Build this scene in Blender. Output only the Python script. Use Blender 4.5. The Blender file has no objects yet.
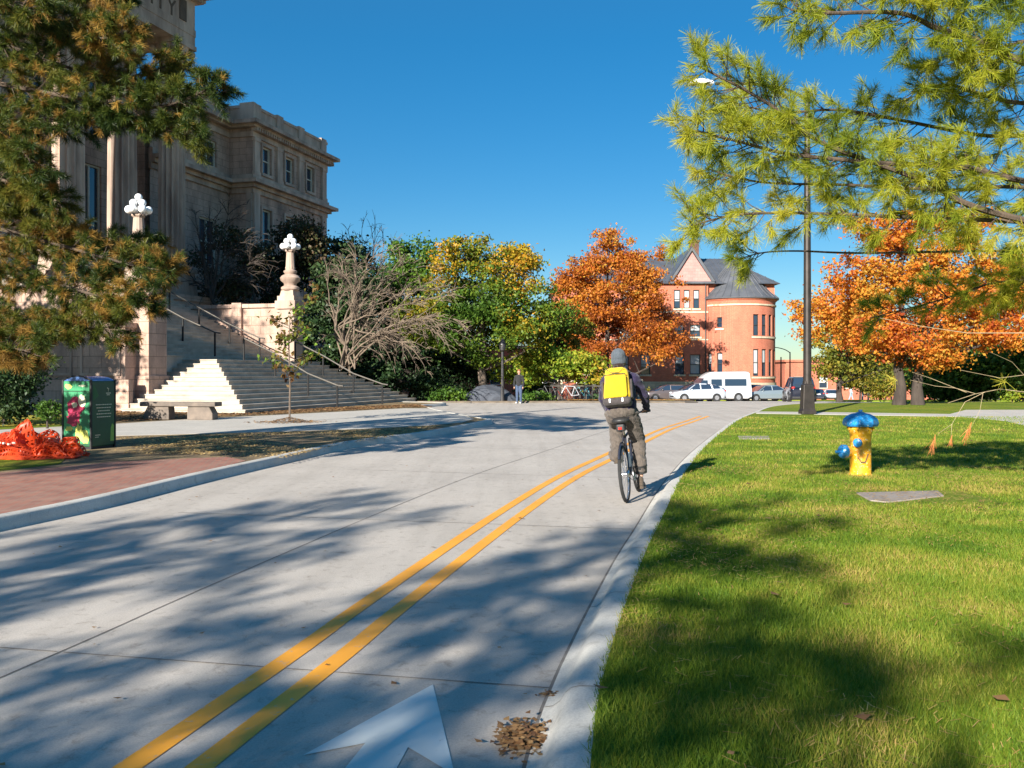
import bpy, bmesh, math, random
import numpy as np
from mathutils import Vector, Matrix
R = math.radians
scene = bpy.context.scene
COL = scene.collection
F, HZ, CX, EYE = 900.0, 373.0, 512.0, 1.6      # focal length in pixels, horizon row, centre column, eye height in metres

def ground_z(y):
    """the land is level as far as the crossing and then falls away gently"""
    if y < 48: return 0.0
    return -0.028 * (min(y, 170) - 48)
def on_ground(px, py, z=0.0):
    y = F * (EYE - z) / (py - HZ)
    return Vector(((px - CX) * y / F, y, z))
def at_depth(px, py, y):
    return Vector(((px - CX) * y / F, y, EYE + (HZ - py) * y / F))

# ------------------------------------------------------------------ materials
def new_mat(name):
    m = bpy.data.materials.new(name); m.use_nodes = True
    nt = m.node_tree; nt.nodes.clear()
    out = nt.nodes.new('ShaderNodeOutputMaterial'); b = nt.nodes.new('ShaderNodeBsdfPrincipled')
    nt.links.new(b.outputs[0], out.inputs[0])
    return m, nt, b, out
def N(nt, t, **kw):
    n = nt.nodes.new(t)
    for k, v in kw.items(): setattr(n, k, v)
    return n
def c4(c): return (c[0], c[1], c[2], 1.0)
def ramp(nt, stops, fac=None):
    r = N(nt, 'ShaderNodeValToRGB'); e = r.color_ramp.elements
    e[0].position, e[0].color = stops[0][0], c4(stops[0][1])
    e[1].position, e[1].color = stops[-1][0], c4(stops[-1][1])
    for p, c in stops[1:-1]:
        x = e.new(p); x.color = c4(c)
    if fac is not None: nt.links.new(fac, r.inputs[0])
    return r
def noise(nt, coord, scale, detail=4, rough=.55, dist=0):
    n = N(nt, 'ShaderNodeTexNoise'); n.inputs['Scale'].default_value = scale
    n.inputs['Detail'].default_value = detail; n.inputs['Roughness'].default_value = rough
    n.inputs['Distortion'].default_value = dist
    if coord is not None: nt.links.new(coord, n.inputs['Vector'])
    return n
def mixc(nt, fac, a, b, blend='MIX'):
    m = N(nt, 'ShaderNodeMix', data_type='RGBA', blend_type=blend)
    for s, v in ((0, fac), (6, a), (7, b)):
        if hasattr(v, 'is_linked') or hasattr(v, 'links'): nt.links.new(v, m.inputs[s])
        elif s == 0: m.inputs[0].default_value = v
        else: m.inputs[s].default_value = c4(v)
    return m.outputs[2]
def coords(nt, kind='Object', scale=(1, 1, 1), rot=(0, 0, 0)):
    t = N(nt, 'ShaderNodeTexCoord'); mp = N(nt, 'ShaderNodeMapping')
    mp.inputs['Scale'].default_value = scale; mp.inputs['Rotation'].default_value = rot
    nt.links.new(t.outputs[kind], mp.inputs[0]); return mp.outputs[0]
def bump(nt, b, h, strength=.3, dist=.02):
    bp = N(nt, 'ShaderNodeBump'); bp.inputs['Strength'].default_value = strength; bp.inputs['Distance'].default_value = dist
    nt.links.new(h, bp.inputs['Height']); nt.links.new(bp.outputs[0], b.inputs['Normal'])
def M(name, c1, c2=None, scale=3.0, rough=.7, bmp=0.0, bscale=None, metal=0.0, streak=False, spec=.4, bdist=.01):
    """a weathered two-tone surface"""
    m, nt, b, out = new_mat(name)
    b.inputs['Roughness'].default_value = rough; b.inputs['Metallic'].default_value = metal
    b.inputs['Specular IOR Level'].default_value = spec
    co = coords(nt, 'Object', (1, 1, .25) if streak else (1, 1, 1))
    if c2 is None: c2 = tuple(x * .8 for x in c1)
    n = noise(nt, co, scale, 6, .6)
    r = ramp(nt, [(.35, c2), (.65, c1)], n.outputs[0])
    nt.links.new(r.outputs[0], b.inputs['Base Color'])
    if bmp:
        n2 = noise(nt, co, bscale or scale * 8, 4, .6); bump(nt, b, n2.outputs[0], bmp, bdist)
    return m
def leaf_mat(name, cols, trans=.35, rough=.55, nscale=.35, spread=.5):
    """each leaf has its own colour; neighbouring clumps lean the same way"""
    m, nt, b, out = new_mat(name)
    g = N(nt, 'ShaderNodeNewGeometry'); co = coords(nt)
    n = noise(nt, co, nscale, 2, .5)
    add = N(nt, 'ShaderNodeMath', operation='MULTIPLY_ADD'); nt.links.new(g.outputs['Random Per Island'], add.inputs[0])
    add.inputs[1].default_value = spread
    mm = N(nt, 'ShaderNodeMath', operation='MULTIPLY_ADD'); nt.links.new(n.outputs[0], mm.inputs[0]); mm.inputs[1].default_value = 1.8; mm.inputs[2].default_value = -.4 - spread / 2
    nt.links.new(mm.outputs[0], add.inputs[2])
    k = len(cols); r = ramp(nt, [(i / (k - 1), c) for i, c in enumerate(cols)], add.outputs[0])
    nt.links.new(r.outputs[0], b.inputs['Base Color']); b.inputs['Roughness'].default_value = rough
    b.inputs['Specular IOR Level'].default_value = .25
    t = N(nt, 'ShaderNodeBsdfTranslucent'); nt.links.new(r.outputs[0], t.inputs[0])
    mx = N(nt, 'ShaderNodeMixShader'); mx.inputs[0].default_value = trans
    nt.links.new(b.outputs[0], mx.inputs[1]); nt.links.new(t.outputs[0], mx.inputs[2]); nt.links.new(mx.outputs[0], out.inputs[0])
    return m

# ------------------------------------------------------------------ mesh builder
class MB:
    def __init__(s): s.v = []; s.f = []; s.uv = None
    def add(s, vs, fs):
        k = len(s.v); s.v.extend(tuple(v) for v in vs); s.f.extend(tuple(i + k for i in f) for f in fs); return s
    def box(s, c, d, rz=0.0, taper=1.0):
        x, y, z = d[0] / 2, d[1] / 2, d[2] / 2; ca, sa = math.cos(rz), math.sin(rz); vs = []
        for zz in (-z, z):
            k = taper if zz > 0 else 1
            for xx, yy in ((-x, -y), (x, -y), (x, y), (-x, y)):
                xx *= k; yy *= k
                vs.append((c[0] + xx * ca - yy * sa, c[1] + xx * sa + yy * ca, c[2] + zz))
        return s.add(vs, [(3, 2, 1, 0), (4, 5, 6, 7), (0, 1, 5, 4), (1, 2, 6, 5), (2, 3, 7, 6), (3, 0, 4, 7)])
    def span(s, x0, x1, y0, y1, z0, z1):
        return s.box(((x0 + x1) / 2, (y0 + y1) / 2, (z0 + z1) / 2), (abs(x1 - x0), abs(y1 - y0), abs(z1 - z0)))
    def prism(s, poly, z0, z1):
        """poly in x,y, extruded in z; counterclockwise; z may be a function of the point"""
        n = len(poly); zf = (lambda p, z: z(p) if callable(z) else z)
        vs = [(p[0], p[1], zf(p, z0)) for p in poly] + [(p[0], p[1], zf(p, z1)) for p in poly]
        return s.add(vs, [tuple(range(n - 1, -1, -1)), tuple(range(n, 2 * n))] + [(i, (i + 1) % n, n + (i + 1) % n, n + i) for i in range(n)])
    def extr(s, poly, axis, a, b):
        """closed profile (two coordinates) extruded along an axis from a to b"""
        n = len(poly)
        def P(p, t): return {'x': (t, p[0], p[1]), 'y': (p[0], t, p[1])}[axis]
        vs = [P(p, a) for p in poly] + [P(p, b) for p in poly]
        return s.add(vs, [tuple(range(n - 1, -1, -1)), tuple(range(n, 2 * n))] + [(i, (i + 1) % n, n + (i + 1) % n, n + i) for i in range(n)])
    def lathe(s, prof, c=(0, 0, 0), n=20, rib=0.0, ribs=0):
        vs = []; fs = []
        for r, z in prof:
            for i in range(n):
                a = 2 * math.pi * i / n; rr = r * (1 - rib * (.5 + .5 * math.cos(ribs * a))) if ribs else r
                vs.append((c[0] + rr * math.cos(a), c[1] + rr * math.sin(a), c[2] + z))
        for j in range(len(prof) - 1):
            for i in range(n):
                fs.append((j * n + i, j * n + (i + 1) % n, (j + 1) * n + (i + 1) % n, (j + 1) * n + i))
        fs.append(tuple(range(n - 1, -1, -1))); fs.append(tuple((len(prof) - 1) * n + i for i in range(n)))
        return s.add(vs, fs)
    def tube(s, pts, rad, n=8, closed=False, cap=True):
        pts = [Vector(p) for p in pts]; m = len(pts)
        if not hasattr(rad, '__len__'): rad = [rad] * m
        vs = []; fs = []; up = None
        for i, p in enumerate(pts):
            a = pts[(i - 1) % m] if (closed or i > 0) else p; b = pts[(i + 1) % m] if (closed or i < m - 1) else p
            t = (b - a)
            t = t.normalized() if t.length > 1e-9 else Vector((0, 0, 1))
            if up is None:
                up = Vector((0, 0, 1)) if abs(t.z) < .9 else Vector((1, 0, 0))
            x = up.cross(t)
            if x.length < 1e-5: x = Vector((1, 0, 0)).cross(t)
            x.normalize(); y = t.cross(x); up = y
            for k in range(n):
                an = 2 * math.pi * k / n; vs.append(p + (x * math.cos(an) + y * math.sin(an)) * rad[i])
        for i in range(m if closed else m - 1):
            j = (i + 1) % m
            for k in range(n): fs.append((i * n + k, i * n + (k + 1) % n, j * n + (k + 1) % n, j * n + k))
        if cap and not closed: fs.append(tuple(range(n - 1, -1, -1))); fs.append(tuple((m - 1) * n + k for k in range(n)))
        return s.add(vs, fs)
    def ball(s, c, r, n=14, m=8, M3=None):
        if not hasattr(r, '__len__'): r = (r, r, r)
        vs = [Vector((0, 0, -r[2]))]; fs = []
        for j in range(1, m):
            ph = -math.pi / 2 + math.pi * j / m
            for i in range(n):
                a = 2 * math.pi * i / n; vs.append(Vector((r[0] * math.cos(ph) * math.cos(a), r[1] * math.cos(ph) * math.sin(a), r[2] * math.sin(ph))))
        vs.append(Vector((0, 0, r[2]))); L = len(vs) - 1
        for i in range(n):
            fs.append((0, 1 + (i + 1) % n, 1 + i)); fs.append((L, L - n + i, L - n + (i + 1) % n))
        for j in range(m - 2):
            for i in range(n):
                a = 1 + j * n; fs.append((a + i, a + (i + 1) % n, a + n + (i + 1) % n, a + n + i))
        c = Vector(c)
        return s.add([(M3 @ v if M3 else v) + c for v in vs], fs)
    def capsule(s, p0, p1, r0, r1, n=12):
        p0, p1 = Vector(p0), Vector(p1); d = p1 - p0; L = d.length; d.normalize()
        ps = []; rs = []
        for k in range(4):
            a = math.pi / 2 * (1 - k / 4); ps.append(p0 - d * r0 * math.sin(a)); rs.append(max(r0 * math.cos(a), .0005))
        ps.append(p0); rs.append(r0); ps.append(p1); rs.append(r1)
        for k in range(1, 5):
            a = math.pi / 2 * k / 4; ps.append(p1 + d * r1 * math.sin(a)); rs.append(max(r1 * math.cos(a), .0005))
        return s.tube(ps, rs, n)
    def xf(s, mat):
        s.v = [tuple(mat @ Vector(v)) for v in s.v]; return s
    def build(s, name, mat, parent=None, smooth=False, bevel=0.0, seg=2, auto=None):
        me = bpy.data.meshes.new(name); me.from_pydata(s.v, [], s.f)
        if s.uv:
            uvl = me.uv_layers.new(name='UVMap'); uvl.data.foreach_set('uv', [c for u in s.uv for c in u])
        me.materials.append(mat)
        bm = bmesh.new(); bm.from_mesh(me); bmesh.ops.recalc_face_normals(bm, faces=bm.faces); bm.to_mesh(me); bm.free()
        o = bpy.data.objects.new(name, me); COL.objects.link(o)
        if parent: o.parent = parent
        if smooth:
            me.polygons.foreach_set('use_smooth', [True] * len(me.polygons))
            if auto is not False:
                try: me.set_sharp_from_angle(angle=R(auto or 40))
                except Exception: pass
        if bevel:
            b = o.modifiers.new('Bevel', 'BEVEL'); b.width = bevel; b.segments = seg; b.limit_method = 'ANGLE'; b.angle_limit = R(35)
        return o

def np_mesh(name, V, nper, mat, parent=None, quads=None, smooth=False):
    """V: (faces*nper, 3) loose polygons"""
    nf = len(V) // nper; me = bpy.data.meshes.new(name)
    me.vertices.add(len(V)); me.vertices.foreach_set('co', V.astype(np.float32).ravel())
    me.loops.add(len(V)); me.loops.foreach_set('vertex_index', np.arange(len(V), dtype=np.int32))
    me.polygons.add(nf); me.polygons.foreach_set('loop_start', np.arange(0, len(V), nper, dtype=np.int32))
    try: me.polygons.foreach_set('loop_total', np.full(nf, nper, dtype=np.int32))
    except Exception: pass
    me.update(calc_edges=True); me.materials.append(mat)
    o = bpy.data.objects.new(name, me); COL.objects.link(o)
    if parent: o.parent = parent
    return o

def tag(o, label=None, cat=None, group=None, kind=None):
    if label: o['label'] = label
    if cat: o['category'] = cat
    if group: o['group'] = group
    if kind: o['kind'] = kind
    return o
def thing(name, label, cat, loc=(0, 0, 0), rz=0.0, group=None):
    o = bpy.data.objects.new(name, None); COL.objects.link(o); o.empty_display_size = .3
    o.location = loc; o.rotation_euler = (0, 0, rz)
    return tag(o, label, cat, group)
def copy_tree(o, parent=None):
    c = o.copy(); COL.objects.link(c); c.parent = parent
    for ch in list(o.children): copy_tree(ch, c)
    return c
def struct(o): o['kind'] = 'structure'; return o
def stuff(o, label=None, cat=None): return tag(o, label, cat, None, 'stuff')

def rand_rot(rng, n):
    """n random orthonormal pairs"""
    a = rng.normal(size=(n, 3)); a /= np.linalg.norm(a, axis=1)[:, None]
    b = rng.normal(size=(n, 3)); b -= (a * b).sum(1)[:, None] * a; b /= np.linalg.norm(b, axis=1)[:, None]
    return a, b
def leaf_quads(rng, P, size, flat=0.0, var=.35):
    n = len(P); a, b = rand_rot(rng, n)
    if flat: b[:, 2] *= (1 - flat); a[:, 2] *= (1 - flat)
    s = size * rng.uniform(1 - var, 1 + var, n)[:, None]
    c = np.cross(a, b) * s * .18
    return np.stack([P - a * s * .5, P + b * s * .32 + c, P + a * s * .55, P - b * s * .32 + c], 1).reshape(-1, 3)

def bezier(p0, p1, p2, n):
    return [p0 * (1 - t) ** 2 + p1 * 2 * t * (1 - t) + p2 * t * t for t in [i / (n - 1) for i in range(n)]]
# ------------------------------------------------------------------ camera, sun, sky
cam = bpy.data.cameras.new('camera'); camo = bpy.data.objects.new('camera', cam); COL.objects.link(camo)
camo.location = (0, 0, EYE); camo.rotation_euler = (R(90), 0, 0)
cam.sensor_width = 36; cam.lens = F / 1024 * 36; cam.shift_y = -(384 - HZ) / 1024; cam.clip_end = 3000; cam.clip_start = .05
scene.camera = camo
SUN_EL = 21.5
sd = Vector((-.47, -.883, 0)).normalized(); sun_dir = Vector((sd.x * math.cos(R(SUN_EL)), sd.y * math.cos(R(SUN_EL)), math.sin(R(SUN_EL))))
sl = bpy.data.lights.new('sun', 'SUN'); sl.energy = 5.0; sl.angle = R(.53); sl.color = (1.0, .94, .84)
so = bpy.data.objects.new('sun', sl); COL.objects.link(so); so.rotation_euler = (-sun_dir).to_track_quat('-Z', 'Y').to_euler(); so.location = (-20, -40, 30)
w = bpy.data.worlds.new('World'); scene.world = w; w.use_nodes = True; nt = w.node_tree; nt.nodes.clear()
sky = N(nt, 'ShaderNodeTexSky', sky_type='NISHITA', sun_disc=False); sky.sun_elevation = R(SUN_EL)
sky.sun_rotation = math.atan2(sun_dir.x, sun_dir.y) % (2 * math.pi)
sky.air_density = 1.0; sky.dust_density = .12; sky.ozone_density = 2.5; sky.altitude = 250
hs = N(nt, 'ShaderNodeHueSaturation'); hs.inputs['Saturation'].default_value = 1.5; nt.links.new(sky.outputs[0], hs.inputs['Color'])
tint = mixc(nt, .30, mixc(nt, 1.0, hs.outputs[0], (.90, .985, 1.01), 'MULTIPLY'), (.78, 2.65, 4.85))
bg = N(nt, 'ShaderNodeBackground'); bg.inputs[1].default_value = .052; nt.links.new(tint, bg.inputs[0])
wo = N(nt, 'ShaderNodeOutputWorld'); nt.links.new(bg.outputs[0], wo.inputs[0])
vs_ = scene.view_settings; vs_.view_transform = 'Standard'; vs_.look = 'None'; vs_.gamma = 1; vs_.exposure = 1.27; vs_.use_curve_mapping = False
scene.render.film_transparent = False
scene.cycles.max_bounces = 6; scene.cycles.transparent_max_bounces = 12; scene.cycles.use_denoising = True

# ------------------------------------------------------------------ ground surfaces
def concrete(name, c1, c2, sc=.6, fine=90, bm=.25, streaks=False):
    m, nt, b, out = new_mat(name); co = coords(nt)
    n1 = noise(nt, co, sc, 6, .6); n2 = noise(nt, co, fine, 3, .7); n3 = noise(nt, co, 9, 5, .7, .6)
    r = ramp(nt, [(.3, c2), (.7, c1)], n1.outputs[0])
    k = mixc(nt, 1.0, r.outputs[0], ramp(nt, [(.3, (.82, .82, .82)), (.7, (1.12, 1.12, 1.12))], n2.outputs[0]).outputs[0], 'MULTIPLY')
    k = mixc(nt, 1.0, k, ramp(nt, [(.30, (.72, .70, .68)), (.46, (1, 1, 1))], n3.outputs[0]).outputs[0], 'MULTIPLY')
    if streaks:
        n4 = noise(nt, coords(nt, 'Object', (2.6, .16, 1), (0, 0, R(-14))), 1, 5, .6, .3); n5 = noise(nt, co, 420, 2, .8)
        k = mixc(nt, 1.0, k, ramp(nt, [(.34, (.90, .895, .89)), (.56, (1.02, 1.02, 1.02))], n4.outputs[0]).outputs[0], 'MULTIPLY')
        k = mixc(nt, 1.0, k, ramp(nt, [(.3, (.70, .70, .70)), (.5, (1.03, 1.03, 1.03))], n5.outputs[0]).outputs[0], 'MULTIPLY')
    nt.links.new(k, b.inputs['Base Color']); b.inputs['Roughness'].default_value = .8; b.inputs['Specular IOR Level'].default_value = .3
    bump(nt, b, n2.outputs[0], bm, .004)
    return m
mt_road = concrete('road concrete', (.53, .475, .415), (.44, .395, .345), streaks=True)
mt_kerb = concrete('kerb concrete', (.62, .59, .53), (.48, .455, .41), 1.4)
mt_walk = concrete('walk concrete', (.54, .50, .44), (.45, .42, .37), 1.0)
mt_dirt = M('leaf strewn soil', (.30, .21, .10), (.12, .085, .05), 1.6, .95, .6, 30, bdist=.03)
mt_farground = M('far ground', (.13, .16, .05), (.16, .13, .07), .12, .95)

def lawn_mat():
    m, nt, b, out = new_mat('lawn turf'); co = coords(nt)
    n1 = noise(nt, co, .55, 5, .6); n2 = noise(nt, co, 2.3, 6, .7, .3); n3 = noise(nt, coords(nt, 'Object', (1, .35, 1)), 45, 4, .7)
    r = ramp(nt, [(.25, (.10, .165, .014)), (.5, (.165, .22, .018)), (.75, (.28, .24, .04))], n1.outputs[0])
    k = mixc(nt, ramp(nt, [(.56, (0, 0, 0)), (.70, (.75, .75, .75))], n2.outputs[0]).outputs[0], r.outputs[0], (.27, .20, .06))
    k = mixc(nt, 1.0, k, ramp(nt, [(.3, (.62, .66, .6)), (.7, (1.3, 1.25, 1.2))], n3.outputs[0]).outputs[0], 'MULTIPLY')
    nt.links.new(k, b.inputs['Base Color']); b.inputs['Roughness'].default_value = .9; b.inputs['Specular IOR Level'].default_value = .15
    bump(nt, b, n3.outputs[0], .7, .03)
    return m
mt_lawn = lawn_mat()
def brick_pave():
    m, nt, b, out = new_mat('brick paving'); co = coords(nt, 'Object', (1, 1, 1), (0, 0, R(77)))
    bt = N(nt, 'ShaderNodeTexBrick'); nt.links.new(co, bt.inputs[0]); bt.inputs['Scale'].default_value = 1
    bt.inputs['Brick Width'].default_value = .215; bt.inputs['Row Height'].default_value = .105; bt.inputs['Mortar Size'].default_value = .007
    bt.inputs['Color1'].default_value = c4((.34, .125, .08)); bt.inputs['Color2'].default_value = c4((.24, .09, .065)); bt.inputs['Mortar'].default_value = c4((.22, .15, .11))
    n = noise(nt, co, 3, 5, .7)
    k = mixc(nt, ramp(nt, [(.35, (0, 0, 0)), (.75, (.6, .6, .6))], n.outputs[0]).outputs[0], bt.outputs[0], (.36, .24, .18))
    nt.links.new(k, b.inputs['Base Color']); b.inputs['Roughness'].default_value = .85
    bump(nt, b, bt.outputs['Fac'], -.4, .01)
    return m
mt_pave = brick_pave()

# base land, one sheet to the horizon
ys = [-120, -20, 0, 48] + [48 + 122 * i / 6 for i in range(1, 7)] + [400, 1500]
g = MB(); vs = []; xs = [-900, -60, 0, 60, 900]
for y in ys:
    for x in xs: vs.append((x, y, ground_z(y) - .05))
nx = len(xs); g.add(vs, [(j * nx + i, j * nx + i + 1, (j + 1) * nx + i + 1, (j + 1) * nx + i) for j in range(len(ys) - 1) for i in range(nx - 1)])
struct(g.build('ground', mt_farground))
g = MB(); vs = []; ys = [-30, 48, 100]
for y in ys:
    for x in (-45, 62): vs.append((x, y, ground_z(y)))
g.add(vs, [(0, 1, 3, 2), (2, 3, 5, 4)])
struct(g.build('road', mt_road))

def smooth_path(pts, step=.5):
    """Catmull-Rom through the points"""
    P = [Vector((p[0], p[1], 0)) for p in pts]; out = []
    for i in range(len(P) - 1):
        p0 = P[max(i - 1, 0)]; p1 = P[i]; p2 = P[i + 1]; p3 = P[min(i + 2, len(P) - 1)]
        n = max(2, int((p2 - p1).length / step))
        for k in range(n):
            t = k / n
            out.append(.5 * ((2 * p1) + (p2 - p0) * t + (2 * p0 - 5 * p1 + 4 * p2 - p3) * t * t + (3 * p1 - p0 - 3 * p2 + p3) * t ** 3))
    out.append(P[-1]); return out
def sweep(path, prof, mb=None, y_ground=True):
    """prof: list of (sideways offset to the right of travel, z)"""
    mb = mb or MB(); vs = []; m = len(prof)
    for i, p in enumerate(path):
        t = (path[min(i + 1, len(path) - 1)] - path[max(i - 1, 0)]).normalized(); nrm = Vector((t.y, -t.x, 0))
        for o, z in prof:
            q = p + nrm * o; vs.append((q.x, q.y, z + (ground_z(q.y) if y_ground else 0)))
    return mb.add(vs, [(i * m + k, i * m + k + 1, (i + 1) * m + k + 1, (i + 1) * m + k) for i in range(len(path) - 1) for k in range(m - 1)])

# right kerb: its back edge, where lawn begins
KZ = .12
rk = [(590, 768), (600, 687), (623, 611), (647, 548), (661, 520), (685, 472), (709, 443), (737, 421), (756, 412.5)]
RK = [on_ground(x, y, KZ).to_2d() for x, y in rk]
d0 = (RK[1] - RK[0]).normalized()
RKB = [RK[0] - d0 * 22, RK[0] - d0 * 10, RK[0] - d0 * 4, RK[0] - d0 * 1.5] + RK + [Vector((12.2, 41.0)), Vector((16.0, 44.4)), Vector((26, 46.5)), Vector((60, 47.6))]
rpath = smooth_path(RKB)
def rk_x(y):
    """x of the lawn's edge at y"""
    for a, b in zip(rpath, rpath[1:]):
        if a.y <= y <= b.y: return a.x + (b.x - a.x) * (y - a.y) / max(b.y - a.y, 1e-6)
    return rpath[-1].x
ko = sweep(rpath, [(-.27, .002), (-.265, .006), (-.225, .014), (-.19, .04), (-.165, .082), (-.135, .108), (-.095, .119), (0, .121), (.01, .0)]).build('right_kerb', mt_kerb, smooth=True, auto=60)
struct(ko)
# left kerb: its foot
lk = [(0, 531), (101, 509), (202, 483), (278, 465), (353, 448), (429, 437), (465, 430), (490, 424.5)]
LK = [on_ground(x, y, 0).to_2d() for x, y in lk]
d0 = (LK[1] - LK[0]).normalized()
LKB = [LK[0] - d0 * 24, LK[0] - d0 * 14, LK[0] - d0 * 7, LK[0] - d0 * 3, LK[0] - d0 * 1.3] + LK + [Vector((-.75, 29.0)), Vector((-1.6, 31.5)), Vector((-2.9, 36)), Vector((-4.0, 41)), Vector((-5.5, 46)), Vector((-30, 47.5))]
lpath = smooth_path(LKB)
struct(sweep(lpath, [(.02, .0), (.0, .03), (-.02, .125), (-.045, .14), (-.16, .142), (-.17, .0)]).build('left_kerb', mt_kerb, smooth=True, auto=50))

def flat_poly(name, poly, z, mat, thick=.12):
    o = MB().prism([(p[0], p[1]) for p in poly], z - thick, z).build(name, mat); return struct(o)
# right lawn
flat_poly('right_lawn', [(p.x, p.y) for p in rpath][::1] + [(60, -25), (rpath[0].x, -25)], .12, mt_lawn)
# left verge of bare soil and its pavements
off = []
for i, p in enumerate(lpath):
    t = (lpath[min(i + 1, len(lpath) - 1)] - lpath[max(i - 1, 0)]).normalized(); off.append((p.x - t.y * .165, p.y + t.x * .165))
LOFF = off
flat_poly('verge', off + [(-45, 47.5), (-45, -25), (off[0][0], -25)], .12, mt_dirt)
def on12(px, py): v = on_ground(px, py, .12); return (v.x, v.y)
bk = [p for p in off if p[1] < on12(240, 470)[1]]
flat_poly('brick_path', bk + [on12(246, 461), on12(227, 457), on12(116, 462), on12(0, 473), (-22, 10), (-22, -20), (bk[0][0], -20)], .126, mt_pave, .02)
flat_poly('concrete_path', [on12(-120, 455), on12(0, 446), on12(116, 436), on12(270, 432), on12(360, 429), on12(429, 425.5), on12(462, 422.5), on12(474, 419), on12(452, 412), on12(432, 408.5), on12(404, 408.5), on12(300, 414), on12(180, 420), on12(116, 424), on12(0, 430), on12(-120, 437)], .128, mt_walk, .02)
flat_poly('left_lawn', [on12(-150, 437), on12(0, 429.5), on12(70, 426), on12(108, 421), on12(66, 415), on12(-150, 416)], .124, mt_lawn, .02)
flat_poly('side_lawn', [(-34, 13), on12(-60, 478), on12(0, 471), on12(60, 464), on12(76, 449), on12(0, 448), (-34, 19)], .1262, mt_lawn, .02)
# the lawn's path on the right and the paved area it runs into; slabs let into the turf
flat_poly('lawn_path', [on12(756, 413.6), on12(960, 416.8), on12(1005, 421), on12(1024, 425.5), on12(1160, 440), on12(1160, 409.8), on12(966, 410), on12(950, 414.2), on12(850, 412.6), on12(757, 411.6)], .128, mt_walk, .02)
def slab(name, pts, label):
    o = MB().prism([on12(*p) for p in pts], .06, .135).build(name, mt_slab, bevel=.008)
    return tag(o, label, 'slab')
mt_slab = concrete('slab concrete', (.36, .31, .27), (.25, .21, .18), 4)
slab('concrete_slab', [(856, 493.5), (870, 501), (888, 503), (944, 496.5), (938, 491.5)][::1], 'flat brownish concrete slab sunk in the turf in front of the hydrant')
slab('concrete_slab', [(738, 436.4), (739, 439.3), (770, 439.3), (769, 436.4)], 'small pale concrete slab in the lawn close to the kerb')

# far side of the crossing
def far_poly(name, poly, mat, h=.12):
    return struct(MB().prism(poly, lambda p: ground_z(p[1]) - .1, lambda p: ground_z(p[1]) + h).build(name, mat))
far_poly('far_verge', [(-44, 48.02), (3.5, 48.02), (9.3, 48.6), (10.2, 50), (12.0, 60), (12.5, 66), (-44, 66)], mt_dirt, .1)
far_poly('far_lawn', [(-60, 84), (70, 84), (70, 110), (-60, 110)], mt_lawn, .08)
far_poly('right_far_lawn', [(24, 62), (60, 58), (60, 82), (27, 82)], mt_lawn, .1)
mt_kerb2 = mt_kerb
mt_kerb2 = M('shade-dark kerb', (.20, .16, .12), (.12, .10, .08), 2, .9)  # the far kerb's shade is put into this darker colour
struct(sweep([Vector(p) for p in [(-30, 48.0, 0), (3.5, 48.0, 0), (9.3, 48.55, 0), (10.25, 50, 0), (12.05, 60, 0), (12.6, 66, 0)]], [(.10, .0), (.09, .035), (-.05, .105), (-.06, .0)]).build('far_kerb', mt_kerb2))

# painted lines
yl = [(141, 759), (303, 648), (374, 597), (500, 512), (560, 476), (607, 454), (659, 430), (684, 421.8)]
YL = [on_ground(x, y).to_2d() for x, y in yl]; d0 = (YL[1] - YL[0]).normalized()
ypath = smooth_path([YL[0] - d0 * 18, YL[0] - d0 * 5] + YL + [Vector((7.0, 33.4))], .4)
def worn_paint(name, c, wear, under=(.42, .40, .38)):
    m, nt, b, out = new_mat(name); co = coords(nt)
    n = noise(nt, co, 14, 8, .75); n2 = noise(nt, co, 1.2, 4, .6)
    k = mixc(nt, ramp(nt, [(wear, (0, 0, 0)), (wear + .12, (1, 1, 1))], n.outputs[0]).outputs[0], c, under)
    k = mixc(nt, 1.0, k, ramp(nt, [(.3, (.85, .83, .8)), (.7, (1.06, 1.06, 1.06))], n2.outputs[0]).outputs[0], 'MULTIPLY')
    nt.links.new(k, b.inputs['Base Color']); b.inputs['Roughness'].default_value = .6
    return m
mt_yellow = worn_paint('yellow road paint', (.90, .385, .03), .575)
mt_white = worn_paint('white road paint', (.66, .70, .68), .62)
struct(sweep(ypath, [(-.06, .004), (.06, .004)]).build('road_line', mt_yellow))
struct(sweep(ypath, [(.225, .004), (.345, .004)]).build('road_line', mt_yellow))
ar = [(433, 685), (303, 756), (365, 744), (330, 788), (382, 796), (408, 748), (455, 776)]
ap = [on_ground(*p).to_2d() for p in ar]
struct(MB().add([(p.x, p.y, .004) for p in ap], [(0, 1, 2), (0, 2, 3, 4, 5), (0, 5, 6)]).build('road_arrow', mt_white))
# saw-cut joints in the slabs of the road
mt_joint = M('joint sealant', (.15, .13, .11), (.25, .22, .19), 6, .9)
jm = MB()
def joint(pts, wd=.012):
    sweep([Vector((p[0], p[1], 0)) for p in pts], [(-wd / 2, .003), (wd / 2, .003)], jm)
nn = []
for i, p in enumerate(ypath):
    t = (ypath[min(i + 1, len(ypath) - 1)] - ypath[max(i - 1, 0)]).normalized(); nn.append((p, t, Vector((t.y, -t.x, 0))))
joint([p - n * 1.33 for p, t, n in nn]); 
acc = 0; last = None; start = None
for p, t, n in nn:
    if last is not None: acc += (p - last).length
    last = p
    if start is None and p.y > 4.55: start = acc; nxt = acc
    if start is not None and acc >= nxt:
        xr = rk_x(p.y) - .29; L = (xr - p.x); a = p + n * min(L / max(n.x, .3), 2.6); q = p - n * 1.31
        if p.y < 34: joint([(a.x, a.y), (q.x, q.y)]); joint([((p - n * 1.35).x, (p - n * 1.35).y), ((p - n * 3.6).x, (p - n * 3.6).y)])
        nxt += 4.6
struct(jm.build('road_joint_lines', mt_joint))
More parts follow.
